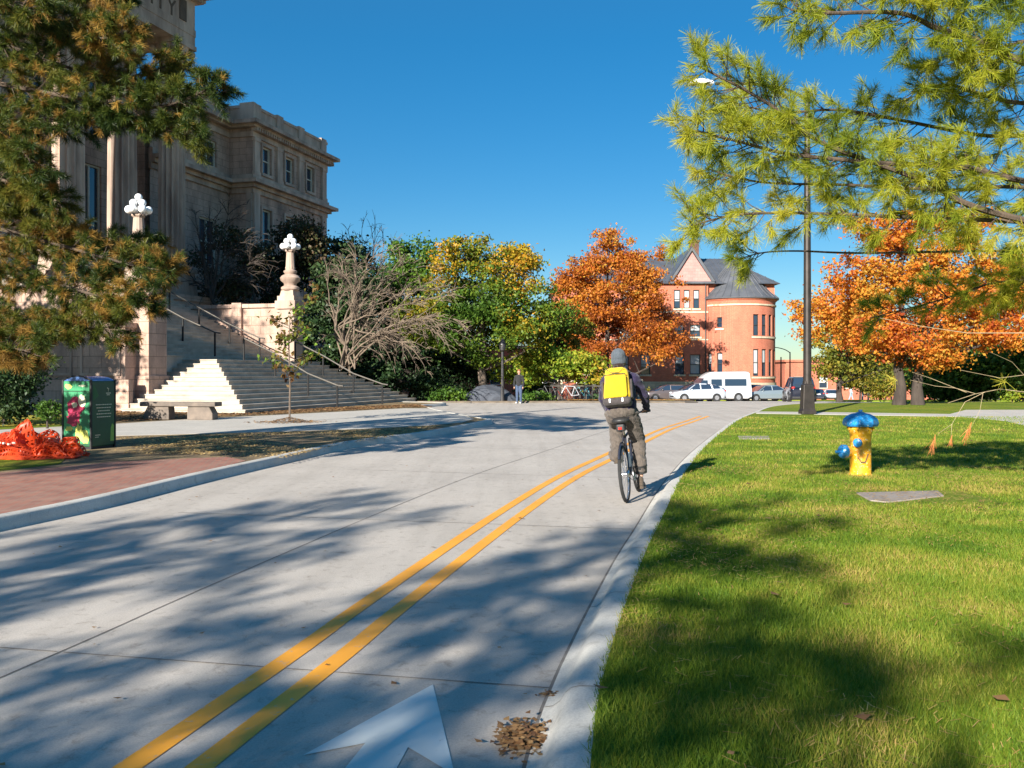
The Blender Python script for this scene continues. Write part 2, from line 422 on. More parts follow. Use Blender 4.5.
struct(sweep(rpath, [(-.285, .0035), (-.268, .0035)]).build('gutter_joint_line', mt_joint))
# kerb joints
kj = MB()
acc = 0; last = None
for i, p in enumerate(rpath[:-1]):
    if last is not None: acc += (p - last).length
    last = p
    if acc > 1.5 and p.y < 36:
        acc = 0; t = (rpath[i + 1] - p).normalized(); n = Vector((t.y, -t.x, 0))
        pr = [(-.265, .008), (-.225, .016), (-.19, .042), (-.165, .084), (-.135, .110), (-.095, .121), (0, .123)]
        vs = []
        for o, z in pr:
            for s in (-.004, .004): q = p + n * o + t * s; vs.append((q.x, q.y, z))
        kj.add(vs, [(2 * k, 2 * k + 1, 2 * k + 3, 2 * k + 2) for k in range(len(pr) - 1)])
struct(kj.build('kerb_joint_lines', mt_joint))

# ------------------------------------------------------------------ turf blades, needles and leaves lying about
rng = np.random.default_rng(7)
rxa = np.array([p.x for p in rpath]); rya = np.array([p.y for p in rpath])
def lawn_points(y0, y1, dens):
    xmax = y1 * .60 + 3.4; n = int((y1 - y0) * (xmax) * dens)
    Y = rng.uniform(y0, y1, n); X = rng.uniform(0, xmax, n); e = np.interp(Y, rya[:-6], rxa[:-6])
    k = (X > e + .02 - rng.uniform(0, .05, n)) & (X < Y * .60 + 3.2); 
    return X[k], Y[k]
def blades(X, Y, Z, h, wd):
    n = len(X); a = rng.uniform(0, 2 * np.pi, n); hh = h * rng.uniform(.5, 1.3, n); ww = wd * rng.uniform(.7, 1.3, n)
    la = rng.uniform(0, 2 * np.pi, n); lean = hh * rng.uniform(.1, .9, n)
    dx, dy = np.cos(a) * ww / 2, np.sin(a) * ww / 2; tx, ty = X + np.cos(la) * lean, Y + np.sin(la) * lean
    P = np.stack([X - dx, Y - dy, np.full(n, Z), X + dx, Y + dy, np.full(n, Z), tx, ty, Z + hh], 1).reshape(-1, 3)
    return P
V = []
for y0, y1, d, h, wd in ((1.2, 2.8, 4500, .042, .0055), (2.8, 4.5, 9000, .042, .0045), (4.5, 6.5, 6500, .042, .005), (6.5, 9, 3600, .04, .0065), (9, 14, 1500, .04, .009), (14, 22, 520, .04, .014), (22, 31, 170, .04, .022)):
    X, Y = lawn_points(y0, y1, d); 
    if y0 > 20: k = Y < 30.5; X, Y = X[k], Y[k]
    k = ~((Y > on12(0, 503.5)[1]) & (Y < on12(0, 491)[1]) & (X > 4.05) & (X < 5.6)); X, Y = X[k], Y[k]
    V.append(blades(X, Y, .12, h, wd))
mt_blade = leaf_mat('grass blades', [(.045, .11, .008), (.10, .18, .012), (.16, .23, .018), (.27, .28, .035), (.42, .30, .09)], .35, .6, 1.1, .55)
stuff(np_mesh('grass', np.concatenate(V), 3, mt_blade), 'mown green autumn grass with yellowed patches beside the road', 'grass')
# straw-coloured pine needles on the turf
X, Y = lawn_points(3, 14, 190); nz = np.sin(X * 2.1 + 1) * np.sin(Y * 1.3 + X * .7) + rng.normal(0, .35, len(X)); k = nz > .1; X, Y = X[k], Y[k]
n = len(X); a = rng.uniform(0, np.pi, n); L = rng.uniform(.03, .085, n); wd = .0009 + Y * .00022; Z = .12 + rng.uniform(.025, .05, n)
dx, dy = np.cos(a) * L / 2, np.sin(a) * L / 2; px_, py_ = -np.sin(a) * wd, np.cos(a) * wd
V = np.stack([X - dx - px_, Y - dy - py_, Z, X + dx - px_, Y + dy - py_, Z + .006, X + dx + px_, Y + dy + py_, Z + .006, X - dx + px_, Y - dy + py_, Z], 1).reshape(-1, 3)
mt_straw = leaf_mat('dry needles', [(.30, .15, .05), (.45, .27, .08), (.55, .38, .14)], .1, .7, 2)
stuff(np_mesh('fallen_needles', V, 4, mt_straw), 'straw coloured fallen pine needles scattered over the lawn', 'needles')

def litter(name, P, size, mat, label, z=.02):
    n = len(P); a = rng.uniform(0, 2 * np.pi, n); s = size * rng.uniform(.6, 1.4, n); t1 = rng.uniform(-.5, .5, (n, 2)) * s[:, None]
    ca, sa = np.cos(a) * s / 2, np.sin(a) * s / 2
    p = lambda u, v, dz: np.stack([P[:, 0] + u * ca - v * sa, P[:, 1] + u * sa + v * ca, P[:, 2] + z * .3 + np.abs(dz)], 1)
    V = np.stack([p(-1, 0, t1[:, 0] * .3), p(0, .7, t1[:, 1] * .5), p(1, 0, t1[:, 0] * .6), p(0, -.7, t1[:, 1] * .2)], 1).reshape(-1, 3)
    return stuff(np_mesh(name, V, 4, mat), label, 'leaves')
mt_brownleaf = leaf_mat('dry brown leaves', [(.08, .04, .02), (.22, .11, .045), (.38, .22, .09), (.16, .08, .04)], .1, .8, 1.2, .8)
def poly_pts(poly, n):
    P = np.array([(p[0], p[1]) for p in poly]); lo, hi = P.min(0), P.max(0); out = []
    while len(out) < n:
        q = rng.uniform(lo, hi, (n * 2, 2))
        ins = np.zeros(len(q), bool); j = len(P) - 1
        for i in range(len(P)):
            c = ((P[i, 1] > q[:, 1]) != (P[j, 1] > q[:, 1])) & (q[:, 0] < (P[j, 0] - P[i, 0]) * (q[:, 1] - P[i, 1]) / (P[j, 1] - P[i, 1] + 1e-12) + P[i, 0])
            ins ^= c; j = i
        out.extend(q[ins].tolist())
    return np.array(out[:n])
# gutter clump
gc = on_ground(522, 739); k = 420; P = np.stack([gc.x + rng.normal(0, .055, k), gc.y + rng.normal(0, .075, k), np.abs(rng.normal(0, .012, k)) + .004], 1)
litter('leaf_litter', P, .035, mt_brownleaf, 'small clump of wet brown leaves and needles lying in the gutter', .01)
gc = on_ground(552, 695)
P = np.stack([gc.x + rng.normal(0, .05, 40), gc.y + rng.normal(0, .02, 40), np.full(40, .006)], 1)
litter('leaf_litter', P, .03, mt_brownleaf, 'few brown leaf scraps at the end of the cross joint by the kerb', .01)
strip = [on12(110, 454), on12(230, 456), on12(284, 459), on12(340, 445), on12(430, 431), on12(440, 426), on12(360, 430), on12(270, 433), on12(120, 438)]
q = poly_pts(strip, 16000); nz = np.sin(q[:, 0] * 1.7) + np.sin(q[:, 1] * 1.1 + q[:, 0]) + rng.normal(0, .6, len(q)); q = q[nz > -.1]
litter('leaf_litter', np.c_[q, np.full(len(q), .125)], .05, leaf_mat('golden leaves', [(.16, .10, .04), (.50, .32, .10), (.62, .45, .2), (.38, .22, .08)], .1, .8, 1.2, .7), 'dry golden leaves covering the soil strip between brick paving and walk', .03)
strip = [on12(112, 423), on12(180, 419), on12(300, 413.5), on12(404, 408), on12(432, 407.6), on12(415, 405), on12(330, 408), on12(250, 413), on12(112, 411)]
q = poly_pts(strip, 7000)
litter('leaf_litter', np.c_[q, np.full(len(q), .13)], .11, mt_brownleaf, 'brown fallen leaves along the foot of the wide stone steps', .05)
q = poly_pts([on12(-100, 430), on12(60, 426), on12(60, 416), on12(-100, 417)], 3500)
litter('leaf_litter', np.c_[q, np.full(len(q), .14)], .10, leaf_mat('yellow leaves', [(.4, .3, .05), (.5, .4, .08), (.3, .32, .05)], .1), 'yellow leaves scattered over the shaded lawn by the building wall', .03)
q = poly_pts([(3, 48.6), (9.2, 49), (10.0, 50.5), (11.6, 60), (4, 60)], 6000)
litter('leaf_litter', np.c_[q, np.array([ground_z(y) for y in q[:, 1]]) + .12], .16, leaf_mat('orange leaves', [(.35, .13, .03), (.5, .28, .08), (.42, .22, .08)], .1), 'tan and orange fallen leaves on the far verge under the orange tree', .08)
# a few leaves on road and lawn
X, Y = lawn_points(3, 24, .9); litter('leaf_litter', np.stack([X, Y, np.full(len(X), .165)], 1), .07, mt_brownleaf, 'few brown leaves lying here and there on the mown lawn', .02)
k = 160; P = np.stack([rng.uniform(-6, 3, k), rng.uniform(3.5, 26, k), np.full(k, .006)], 1)
litter('leaf_litter', P, .038, mt_brownleaf, 'stray brown leaves scattered over the concrete road', .01)
# ------------------------------------------------------------------ building materials
def ashlar(name, c1, c2, cj, bw=1.1, rh=.45, stain=.5):
    m, nt, b, out = new_mat(name); t = N(nt, 'ShaderNodeTexCoord'); sp = N(nt, 'ShaderNodeSeparateXYZ'); nt.links.new(t.outputs['Object'], sp.inputs[0])
    ad = N(nt, 'ShaderNodeMath', operation='ADD'); nt.links.new(sp.outputs[0], ad.inputs[0]); nt.links.new(sp.outputs[1], ad.inputs[1])
    cb = N(nt, 'ShaderNodeCombineXYZ'); nt.links.new(ad.outputs[0], cb.inputs[0]); nt.links.new(sp.outputs[2], cb.inputs[1])
    bt = N(nt, 'ShaderNodeTexBrick'); nt.links.new(cb.outputs[0], bt.inputs[0]); bt.inputs['Scale'].default_value = 1
    bt.inputs['Brick Width'].default_value = bw; bt.inputs['Row Height'].default_value = rh; bt.inputs['Mortar Size'].default_value = .012 if rh > .2 else .006
    bt.inputs['Color1'].default_value = c4(c1); bt.inputs['Color2'].default_value = c4(c2); bt.inputs['Mortar'].default_value = c4(cj)
    n = noise(nt, coords(nt, 'Object', (1, 1, .35)), .9, 7, .65); n2 = noise(nt, t.outputs['Object'], 12, 4, .7)
    k = mixc(nt, 1.0, bt.outputs[0], ramp(nt, [(.32, (1 - stain,) * 3), (.58, (1.05, 1.03, 1.0))], n.outputs[0]).outputs[0], 'MULTIPLY')
    k = mixc(nt, 1.0, k, ramp(nt, [(.3, (.88, .88, .88)), (.7, (1.1, 1.1, 1.1))], n2.outputs[0]).outputs[0], 'MULTIPLY')
    nt.links.new(k, b.inputs['Base Color']); b.inputs['Roughness'].default_value = .85; b.inputs['Specular IOR Level'].default_value = .25
    bump(nt, b, bt.outputs['Fac'], -.35, .02)
    return m
mt_stone = ashlar('limestone ashlar', (.52, .36, .285), (.43, .30, .24), (.22, .16, .12))
mt_trim = M('limestone trim', (.55, .41, .32), (.27, .195, .155), 1.1, .85, .3, 14, streak=True)
mt_step = M('step stone', (.50, .43, .35), (.34, .29, .235), 1.5, .85, .3, 20)
mt_red = ashlar('red brick', (.50, .145, .085), (.41, .115, .07), (.46, .27, .19), .23, .08, .22)
mt_buff = ashlar('buff foundation stone', (.62, .54, .40), (.50, .43, .32), (.36, .3, .22), .8, .35, .25)
mt_glassd, _nt, _b, _o = new_mat('window glass'); _b.inputs['Base Color'].default_value = (.02, .035, .06, 1); _b.inputs['Roughness'].default_value = .08; _b.inputs['Specular IOR Level'].default_value = 1.0
mt_sash = M('cream sash', (.62, .58, .48), (.5, .46, .38), 5, .6)
mt_darksash = M('dark sash', (.05, .05, .045), (.03, .03, .03), 5, .5)
mt_blind = M('window blind', (.42, .44, .45), (.34, .36, .37), 3, .7)
mt_benchstone = M('dark bench stone', (.20, .16, .13), (.12, .10, .085), 3, .9, .4, 25)  # bench stone is dark brown throughout
mt_iron = M('black iron', (.02, .02, .022), (.035, .03, .03), 9, .45, spec=.5)
mt_steel = M('galvanised rail', (.13, .115, .095), (.09, .08, .07), 8, .6, metal=.2)

def slate():
    m, nt, b, out = new_mat('seamed metal roof'); co = coords(nt); n = noise(nt, co, .8, 4)
    r = ramp(nt, [(.3, (.075, .08, .09)), (.7, (.125, .13, .145))], n.outputs[0]); nt.links.new(r.outputs[0], b.inputs['Base Color'])
    b.inputs['Roughness'].default_value = .45; b.inputs['Metallic'].default_value = .15
    return m
mt_roof = slate()

def wall_grid(mb, u0, u1, z0, z1, openings, fmap, depth=.3, du=99):
    """front faces round the openings plus their reveals; fmap(u, inward, z)"""
    us = {u0, u1}; zs = {z0, z1}
    for o in openings: us |= {o[0], o[1]}; zs |= {o[2], o[3]}
    us = sorted(us); ex = []
    for a, b in zip(us, us[1:]):
        k = max(1, int(math.ceil((b - a) / du))); ex += [a + (b - a) * i / k for i in range(k)]
    us = ex + [us[-1]]; zs = sorted(zs); e = 1e-6
    for a, b in zip(us, us[1:]):
        for c, d in zip(zs, zs[1:]):
            if any(o[0] - e <= a and b <= o[1] + e and o[2] - e <= c and d <= o[3] + e for o in openings): continue
            mb.add([fmap(a, 0, c), fmap(b, 0, c), fmap(b, 0, d), fmap(a, 0, d)], [(0, 1, 2, 3)])
    for o in openings:
        a, b, c, d = o
        for p, q in (((a, c), (b, c)), ((b, c), (b, d)), ((b, d), (a, d)), ((a, d), (a, c))):
            mb.add([fmap(p[0], 0, p[1]), fmap(q[0], 0, q[1]), fmap(q[0], depth, q[1]), fmap(p[0], depth, p[1])], [(0, 1, 2, 3)])
def window(parent, o, fmap, depth=.22, fr=.09, sash=None, blind=0, mull=1, rail=True, sill=None, fz=None):
    """a window in an opening: frame with sashes; pane, blind and sill as sub-parts"""
    a, b, c, d = o; mb = MB(); fz = fz or fr
    def bx(a0, a1, c0, c1, d0, d1, m=None):
        v = [fmap(x, y, z) for z in (c0, c1) for x, y in ((a0, d0), (a1, d0), (a1, d1), (a0, d1))]
        (m or mb).add(v, [(3, 2, 1, 0), (4, 5, 6, 7), (0, 1, 5, 4), (1, 2, 6, 5), (2, 3, 7, 6), (3, 0, 4, 7)])
    y0, y1 = depth - .08, depth + .02
    bx(a, a + fr, c, d, y0, y1); bx(b - fr, b, c, d, y0, y1); bx(a + fr, b - fr, c, c + fz, y0, y1); bx(a + fr, b - fr, d - fz, d, y0, y1)
    for k in range(1, mull): x = a + (b - a) * k / mull; bx(x - fr * .6, x + fr * .6, c + fz, d - fz, y0, y1)
    if rail: z = (c + d) / 2; bx(a + fr, b - fr, z - fz * .4, z + fz * .4, y0 + .02, y1)
    w = mb.build('window', sash or mt_sash, parent)
    p = MB(); bx(a + fr * .1, b - fr * .1, c + .01, d - .01, depth + .03, depth + .05, p); p.build('pane', mt_glassd, w)
    if blind: p = MB(); bx(a + fr, b - fr, d - (d - c) * blind, d - fz, depth + .003, depth + .012, p); p.build('blind', mt_blind, w)
    if sill: p = MB(); bx(a - .12, b + .12, c - .18, c - .002, -.10, depth, p); p.build('sill', sill, w)
    return w

# ------------------------------------------------------------------ limestone hall
C0 = Vector((-9.64, 32.5, 0)); RZ = math.atan2(.961, .277)
def P_ab(a, b, z=0): return Vector((C0.x + a * .277 - b * .961, C0.y + a * .961 + b * .277, z))
hall = thing('stone_hall', 'grand limestone hall with fluted columns and carved frieze on the left side', 'building', C0, RZ)
def fa(b0): return lambda u, d, z: (u, b0 + d, z)          # a wall facing the road
def fb(a0): return lambda u, d, z: (a0 + d, u, z)          # a wall facing the camera
# podium
p = MB().span(-3, 17.6, 13.6, 19, 0, 6.0); p.span(-3.1, 17.7, 13.5, 13.6, 5.7, 6.03); p.build('podium', mt_stone, hall)
CA = [16.2, 12.05, 8.2, 3.75, -.4]
for a in CA:
    p = MB().box((a, 15.2, 6.72), (2.1, 2.1, 1.4), taper=.86); p.box((a, 15.2, 7.52), (1.95, 1.95, .2)); p.lathe([(1.0, 7.62), (1.02, 7.75), (.9, 7.86), (.86, 7.95), (.92, 8.05), (.80, 8.16), (.78, 8.2)], (a, 15.2, 0), 28)
    base = p.build('column_base', mt_trim, hall, True, auto=35)
    p = MB().lathe([(.765, 8.2), (.77, 10), (.75, 13), (.71, 17), (.66, 19.4)], (a, 15.2, 0), 140, .24, 14)
    col = p.build('column', mt_trim, hall, True, auto=25)
    p = MB().lathe([(.66, 19.38), (.72, 19.5), (.68, 19.6), (.70, 19.7), (.92, 20.35), (.95, 20.5)], (a, 15.2, 0), 24); p.box((a, 15.2, 20.62), (1.95, 1.95, .26))
    for sx in (-1, 1):
        for sy in (-1, 1): p.ball((a + sx * .75, 15.2 + sy * .75, 20.25), .26, 10, 6)
    p.build('capital', mt_trim, col, True, auto=35)
# entablature: architrave, frieze, cornice
p = MB(); p.span(-3, 17.2, 14.35, 16.0, 20.75, 21.35); p.span(-3, 17.23, 14.32, 16.0, 21.35, 21.75); p.span(-3, 17.2, 14.36, 16.0, 21.75, 23.4)
p.span(15.6, 17.2, 16.0, 19.0, 20.75, 23.4); p.span(-3, 15.6, 16.0, 19.0, 22.6, 23.4)
p.span(-3, 17.6, 14.0, 19.4, 23.4, 23.65); p.span(-3, 18.3, 13.4, 20, 23.95, 24.3); p.span(-3, 18.5, 13.2, 20, 24.3, 24.7); p.span(-3, 17.4, 14.2, 19.5, 24.7, 26.2)
for k in range(48): p.span(-2.8 + k * .43, -2.58 + k * .43, 13.55, 14.1, 23.66, 23.94)
for k in range(12): p.span(17.55, 18.05, 14.2 + k * .43, 14.42 + k * .43, 23.66, 23.94)
ent = p.build('entablature', mt_trim, hall)
def text_mesh(s, size, name, mat, parent, loc, rot, depth=.02, align='LEFT', spacing=1.0):
    cu = bpy.data.curves.new(name, 'FONT'); cu.body = s; cu.size = size; cu.extrude = depth; cu.align_x = align; cu.space_character = spacing
    t = bpy.data.objects.new(name, cu); COL.objects.link(t); dg = bpy.context.evaluated_depsgraph_get(); me = bpy.data.meshes.new_from_object(t.evaluated_get(dg))
    bpy.data.objects.remove(t); bpy.data.curves.remove(cu); me.materials.clear(); me.materials.append(mat)
    o = bpy.data.objects.new(name, me); COL.objects.link(o); o.parent = parent; o.location = loc; o.rotation_euler = rot
    return o
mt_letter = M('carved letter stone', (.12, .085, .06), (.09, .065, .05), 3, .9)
text_mesh('UNIVERSITY', 1.35, 'lettering', mt_letter, ent, (15.45, 14.35, 21.86), (R(90), 0, 0), .02, 'RIGHT', 1.22)
p = MB(); p.span(15.75, 16.35, 14.30, 14.36, 21.95, 23.15); p.build('frieze_block', mt_letter, ent)
# back wall of the porch
ops = [(13.2, 14.9, 7.2, 13.5), (9.2, 10.8, 7.2, 13.5), (5.0, 6.6, 7.2, 13.5), (.8, 2.4, 7.2, 13.5), (13.3, 14.8, 15.2, 19), (9.3, 10.7, 15.2, 19), (5.1, 6.5, 15.2, 19), (.9, 2.3, 15.2, 19)]
p = MB(); wall_grid(p, -3, 17.6, 6, 22.6, ops, fa(18.98), .3); p.span(-3, 17.6, 19.3, 19.5, 0, 24)
for a in CA:
    if a > 15: continue
    p.span(a - .75, a + .75, 18.65, 18.98, 6, 20.7)
pw = p.build('porch_wall', mt_stone, hall)
for o in ops: window(hall, o, fa(18.98), .22, .1, mull=2)
# wing and pavilion
ops = [(19.0, 20.8, 8.8, 11.9), (22.5, 24.4, 8.8, 11.9), (19.0, 20.8, 15.45, 17.2), (22.5, 24.4, 15.45, 17.2), (19.0, 20.8, 2.5, 6), (22.5, 24.4, 2.5, 6)]
p = MB(); wall_grid(p, 17.6, 25.9, 0, 20.0, ops, fa(17.8), .3); p.span(17.6, 36.5, 18.15, 34, -.4, 19.0); p.build('wing_wall', mt_stone, hall)
for o in ops: window(hall, o, fa(17.8), .22, .1, mull=2, sill=mt_trim)
ops = []
for a in (27.75, 30.85, 33.95):
    ops += [(a - .58, a + .58, 15.6, 17.5), (a - .6, a + .6, 9.8, 13.1), (a - .6, a + .6, 3.2, 7)]
p = MB(); wall_grid(p, 25.9, 36.5, 0, 19.2, ops, fa(16.0), .3)
wall_grid(p, 16.0, 17.8, 0, 19.2, [], fb(25.9)); wall_grid(p, 16.0, 34, 0, 19.2, [], fb(36.5)); p.build('pavilion_wall', mt_stone, hall)
for o in ops: window(hall, o, fa(16.0), .22, .1, sill=mt_trim)
# belt course, cornice and parapet run round wing, return and pavilion
def run(mb, out, z0, z1, thick=.6):
    mb.span(17.6, 25.9 - out, 17.8 - out, 17.8 + thick, z0, z1)
    mb.span(25.9 - out, 36.5 + out, 16.0 - out, 16.0 + thick, z0, z1)
    mb.span(25.9 - out, 25.9 + thick, 16.0 + thick, 17.8 + thick, z0, z1)
    mb.span(36.5 - thick, 36.5 + out, 16.0 + thick, 34, z0, z1)
p = MB(); run(p, .12, 14.0, 14.35, .1); run(p, .35, 14.35, 14.6, .1); run(p, .75, 14.6, 14.85, .1); run(p, .2, 14.85, 15.25, .1)
p.build('belt_course', mt_trim, hall)
p = MB(); run(p, .12, 17.85, 18.2, .1); run(p, .45, 18.45, 18.6, .1); run(p, .85, 18.6, 18.85, .1)
for k in range(38): p.span(25.75 + k * .3, 25.89 + k * .3, 15.5, 15.98, 18.2, 18.44)
p.build('cornice', mt_trim, hall)
p = MB(); run(p, .05, 18.85, 19.85, .25); run(p, .12, 19.85, 20.05, .3)
for a in (26.35, 29.3, 32.4, 35.9): p.span(a - .42, a + .42, 15.82, 16.2, 18.86, 20.16)
p.span(25.74, 26.1, 15.8, 16.9, 18.86, 20.18); p.build('parapet', mt_trim, hall)
p = MB()
for a in (26.3, 29.3, 32.4, 36.05):
    p.span(a - .33, a + .33, 15.84, 16.0, 15.25, 17.85); p.span(a - .4, a + .4, 15.80, 16.0, 17.6, 17.84); p.span(a - .4, a + .4, 15.80, 16.0, 15.26, 15.5)
for a in (26.3, 36.05): p.span(a - .36, a + .36, 15.85, 16.0, .2, 14.0)
p.span(25.76, 25.9, 16.0, 16.4, .2, 14.0)
p.build('pilasters', mt_trim, hall)['label'] = 'flat stone pilasters between the upper windows'
for o in ops: p = MB(); p.extr([(o[0] - .2, o[2]), (o[0] - .02, o[2]), (o[0] - .02, o[3] + .02), (o[1] + .02, o[3] + .02), (o[1] + .02, o[2]), (o[1] + .2, o[2]), (o[1] + .2, o[3] + .2), (o[0] - .2, o[3] + .2)], 'y', 15.92, 15.998); p.build('window_surround', mt_trim, hall)

# ------------------------------------------------------------------ the wide steps
st = thing('stone_staircase', 'wide flight of pale stone steps climbing to the columned hall', 'stairs', C0, RZ)
T = .335; RS = .172
p = MB()
for k in range(12):
    zz = .10 + (k + 1) * RS; p.span(k * T, 16.2 - k * T, k * T, 5.3 if k < 11 else 5.3, zz - RS, zz - .045); p.span(k * T - .03, 16.2 - k * T + .03, k * T - .03, 5.3, zz - .045, zz)
p.build('lower_flight', mt_step, st)
z0 = .10 + 12 * RS; p = MB(); p.span(2.2, 12.1, 5.31, 13.6, 0, z0)
for k in range(23):
    zz = z0 + (k + 1) * .168; p.span(2.2, 12.1, 5.3 + k * .355, 13.6, zz - .168, zz - .04); p.span(2.2, 12.1, 5.27 + k * .355, 13.6, zz - .04, zz)
p.build('upper_flight', mt_step, st)
# right cheek: pedestal, pier and wall
p = MB(); p.span(12.3, 12.95, 5.9, 13.6, 0, 4.95); p.span(12.2, 13.05, 5.9, 13.6, 4.95, 5.15); p.span(12.13, 13.1, 8.0, 8.55, 0, 5.22); p.build('cheek_wall', mt_stone, st)
p = MB(); p.span(12.1, 13.1, 4.9, 5.95, z0, z0 + .3); p.span(12.15, 13.05, 4.95, 5.9, z0 + .3, 4.85); p.span(12.05, 13.15, 4.85, 6.0, 4.85, 5.28); p.build('pedestal', mt_trim, st, bevel=.03)
# left cheek
p = MB(); p.span(1.35, 2.2, 6.7, 13.6, 0, 5.2); p.span(.5, 1.35, 5.55, 13.6, 0, 3.35); p.span(.42, 1.35, 5.5, 13.6, 3.35, 3.55)
p.span(.25, .5, 5.2, 13.6, 0, 1.35); p.build('cheek_wall', mt_stone, st)
p = MB()
for b0, b1 in ((5.75, 7.6), (8.0, 9.3)):
    p.span(.44, .5, b0, b0 + .09, 1.5, 3.2); p.span(.44, .5, b1 - .09, b1, 1.5, 3.2); p.span(.44, .5, b0 + .09, b1 - .09, 3.1, 3.2); p.span(.44, .5, b0 + .09, b1 - .09, 1.5, 1.6)
p.build('panel_moulding', mt_trim, st)
p = MB(); p.span(1.15, 2.25, 5.0, 6.75, 1.0, 4.85); p.span(1.05, 2.35, 4.9, 6.85, 4.85, 5.25); p.span(1.05, 2.32, 4.92, 6.8, .2, 1.5); p.build('pedestal', mt_stone, st, bevel=.02)
p = MB()
for k in range(5): p.box((.44, 9.85, 2.25 + k * .15), (.05, .52, .07))
p.span(.42, .5, 9.52, 9.58, 2.12, 3.0); p.span(.42, .5, 10.12, 10.18, 2.12, 3.0); p.span(.42, .5, 9.58, 10.12, 2.94, 3.0); p.span(.42, .5, 9.58, 10.12, 2.1, 2.16)
p.build('wall_vent', mt_iron, st)

# ------------------------------------------------------------------ stone lamp standards with globe clusters
mt_globe = M('white glass globe', (.86, .86, .86), (.8, .8, .8), 2, .25)
mt_globe.node_tree.nodes['Principled BSDF'].inputs['Subsurface Weight'].default_value = .0
def lamp_standard(a, b, label):
    L = thing('globe_lamp', label, 'lamp', P_ab(a, b, 5.26), RZ, 'globe lamps on the stair pedestals')
    p = MB().box((0, 0, .13), (.95, .95, .26)); p.box((0, 0, .40), (.78, .78, .3), taper=.85)
    p.lathe([(.40, .55), (.46, .62), (.46, .72), (.30, .82), (.34, .95), (.48, 1.05), (.52, 1.2), (.42, 1.32), (.26, 1.40), (.34, 1.5), (.34, 1.56), (.24, 1.62), (.235, 1.66)], (0, 0, 0), 20)
    p.build('base', mt_trim, L, True, auto=40)
    p = MB().lathe([(.24, 1.64), (.26, 1.72), (.235, 1.8), (.20, 2.45), (.19, 2.5), (.27, 2.58), (.27, 2.64), (.1, 2.7)], (0, 0, 0), 32, .1, 12); p.build('shaft', mt_trim, L, True, auto=30)
    p = MB()
    for k in range(6):
        an = k * math.pi / 3; c, s = math.cos(an), math.sin(an)
        p.tube([(0, 0, 2.62), (c * .2, s * .2, 2.55), (c * .36, s * .36, 2.62), (c * .36, s * .36, 2.68)], .025, 6)
    p.tube([(0, 0, 2.6), (0, 0, 3.1)], .03, 8); p.build('arms', mt_iron, L)
    for k in range(6):
        an = k * math.pi / 3; MB().ball((math.cos(an) * .36, math.sin(an) * .36, 2.82), .165, 16, 10).build('globe', mt_globe, L, True, auto=False)
    for k in range(3):
        an = k * 2 * math.pi / 3 + .4; MB().ball((math.cos(an) * .2, math.sin(an) * .2, 3.08), .15, 16, 10).build('globe', mt_globe, L, True, auto=False)
    MB().ball((0, 0, 3.32), .15, 16, 10).build('globe', mt_globe, L, True, auto=False)
lamp_standard(1.7, 5.9, 'stone lamp with white globes on the stair pedestal behind the brown pine')
lamp_standard(12.6, 5.42, 'stone lamp with white globes on the pedestal right of the stairs')

# ------------------------------------------------------------------ handrails
def stair_z(b):
    if b < 0: return .12
    if b < 12 * T: return .10 + min(12, int(b / T) + 1) * RS
    if b < 5.3: return z0
    return z0 + (int((b - 5.3) / .355) + 1) * .168
mt_post = M('black railing post', (.008, .008, .009), (.014, .013, .012), 9, .6)
def railing(a, bs, label, tall=.95, rail_mat=None):
    o = thing('stair_railing', label, 'railing', P_ab(a, bs[0], 0), RZ, 'handrails of the stone stairs'); b0 = bs[0]; pts = []
    for b in bs:
        z = stair_z(b); MB().tube([(0, b - b0, z), (0, b - b0, z + tall)], .045, 8).build('post', mt_post, o); pts.append((0, b - b0, z + tall + .01))
    e = Vector(pts[0]); pts.insert(0, tuple(e + Vector((0, -.28, -.04))))
    m = MB()
    for q, r_ in zip(pts, pts[1:]): pass
    m.tube(pts, .034, 8).build('handrail', rail_mat or mt_steel, o)
railing(6.0, [-.6, .77, 2.36, 3.9], 'long steel handrail on the lower steps behind the young tree')
railing(10.6, [-.6, .9, 2.5, 4.0], 'steel handrail near the far end of the lower steps')
railing(6.0, [5.35, 7.0, 8.7, 10.4, 12.4], 'dark posted handrail climbing the upper flight nearest the left pedestal', 1.05)
railing(9.6, [5.35, 7.0, 8.7, 10.4, 12.4], 'second handrail of the upper flight close to the right cheek wall', .95)

# ------------------------------------------------------------------ red brick building
BX, BY, BZ = 23.45, 93.9, ground_z(92)
bb = thing('brick_building', 'red brick building with round turret, slate cone roof and gable across the crossing', 'building', (BX, BY, BZ), 0)
H = -BZ                                    # world height z is local z + BZ
def zl(z): return z + H
FY = 92.0 - BY
def xr(x): return x - 23.8 + .1
rows3 = [(8.2, 10.1), (5.3, 6.55), (1.45, 3.45)]
ops = []
for x0, x1 in ((16.8, 17.45), (17.8, 18.42), (18.78, 19.4), (11.5, 12.2), (12.6, 13.3), (7.5, 8.2), (8.6, 9.3)): ops.append((xr(x0), xr(x1), zl(8.2), zl(10.1)))
for x0, x1 in ((16.9, 17.85), (18.45, 19.5), (13.4, 14.4), (11.2, 12.2), (7.6, 8.6)):
    ops.append((xr(x0), xr(x1), zl(5.3), zl(6.55))); ops.append((xr(x0), xr(x1), zl(1.45), zl(3.5)))
bops = [(xr(16.9), xr(17.9), zl(-.65), zl(.25)), (xr(12.0), xr(13.0), zl(-.65), zl(.25))]
p = MB(); wall_grid(p, xr(5.0), xr(20.3), zl(.62), zl(10.7), ops, lambda u, d, z: (u, FY + d, z), .25)
p.span(xr(5.0), xr(27.2), FY + .4, FY + 18, .1, zl(10.7)); wl = p.build('wall', mt_red, bb)
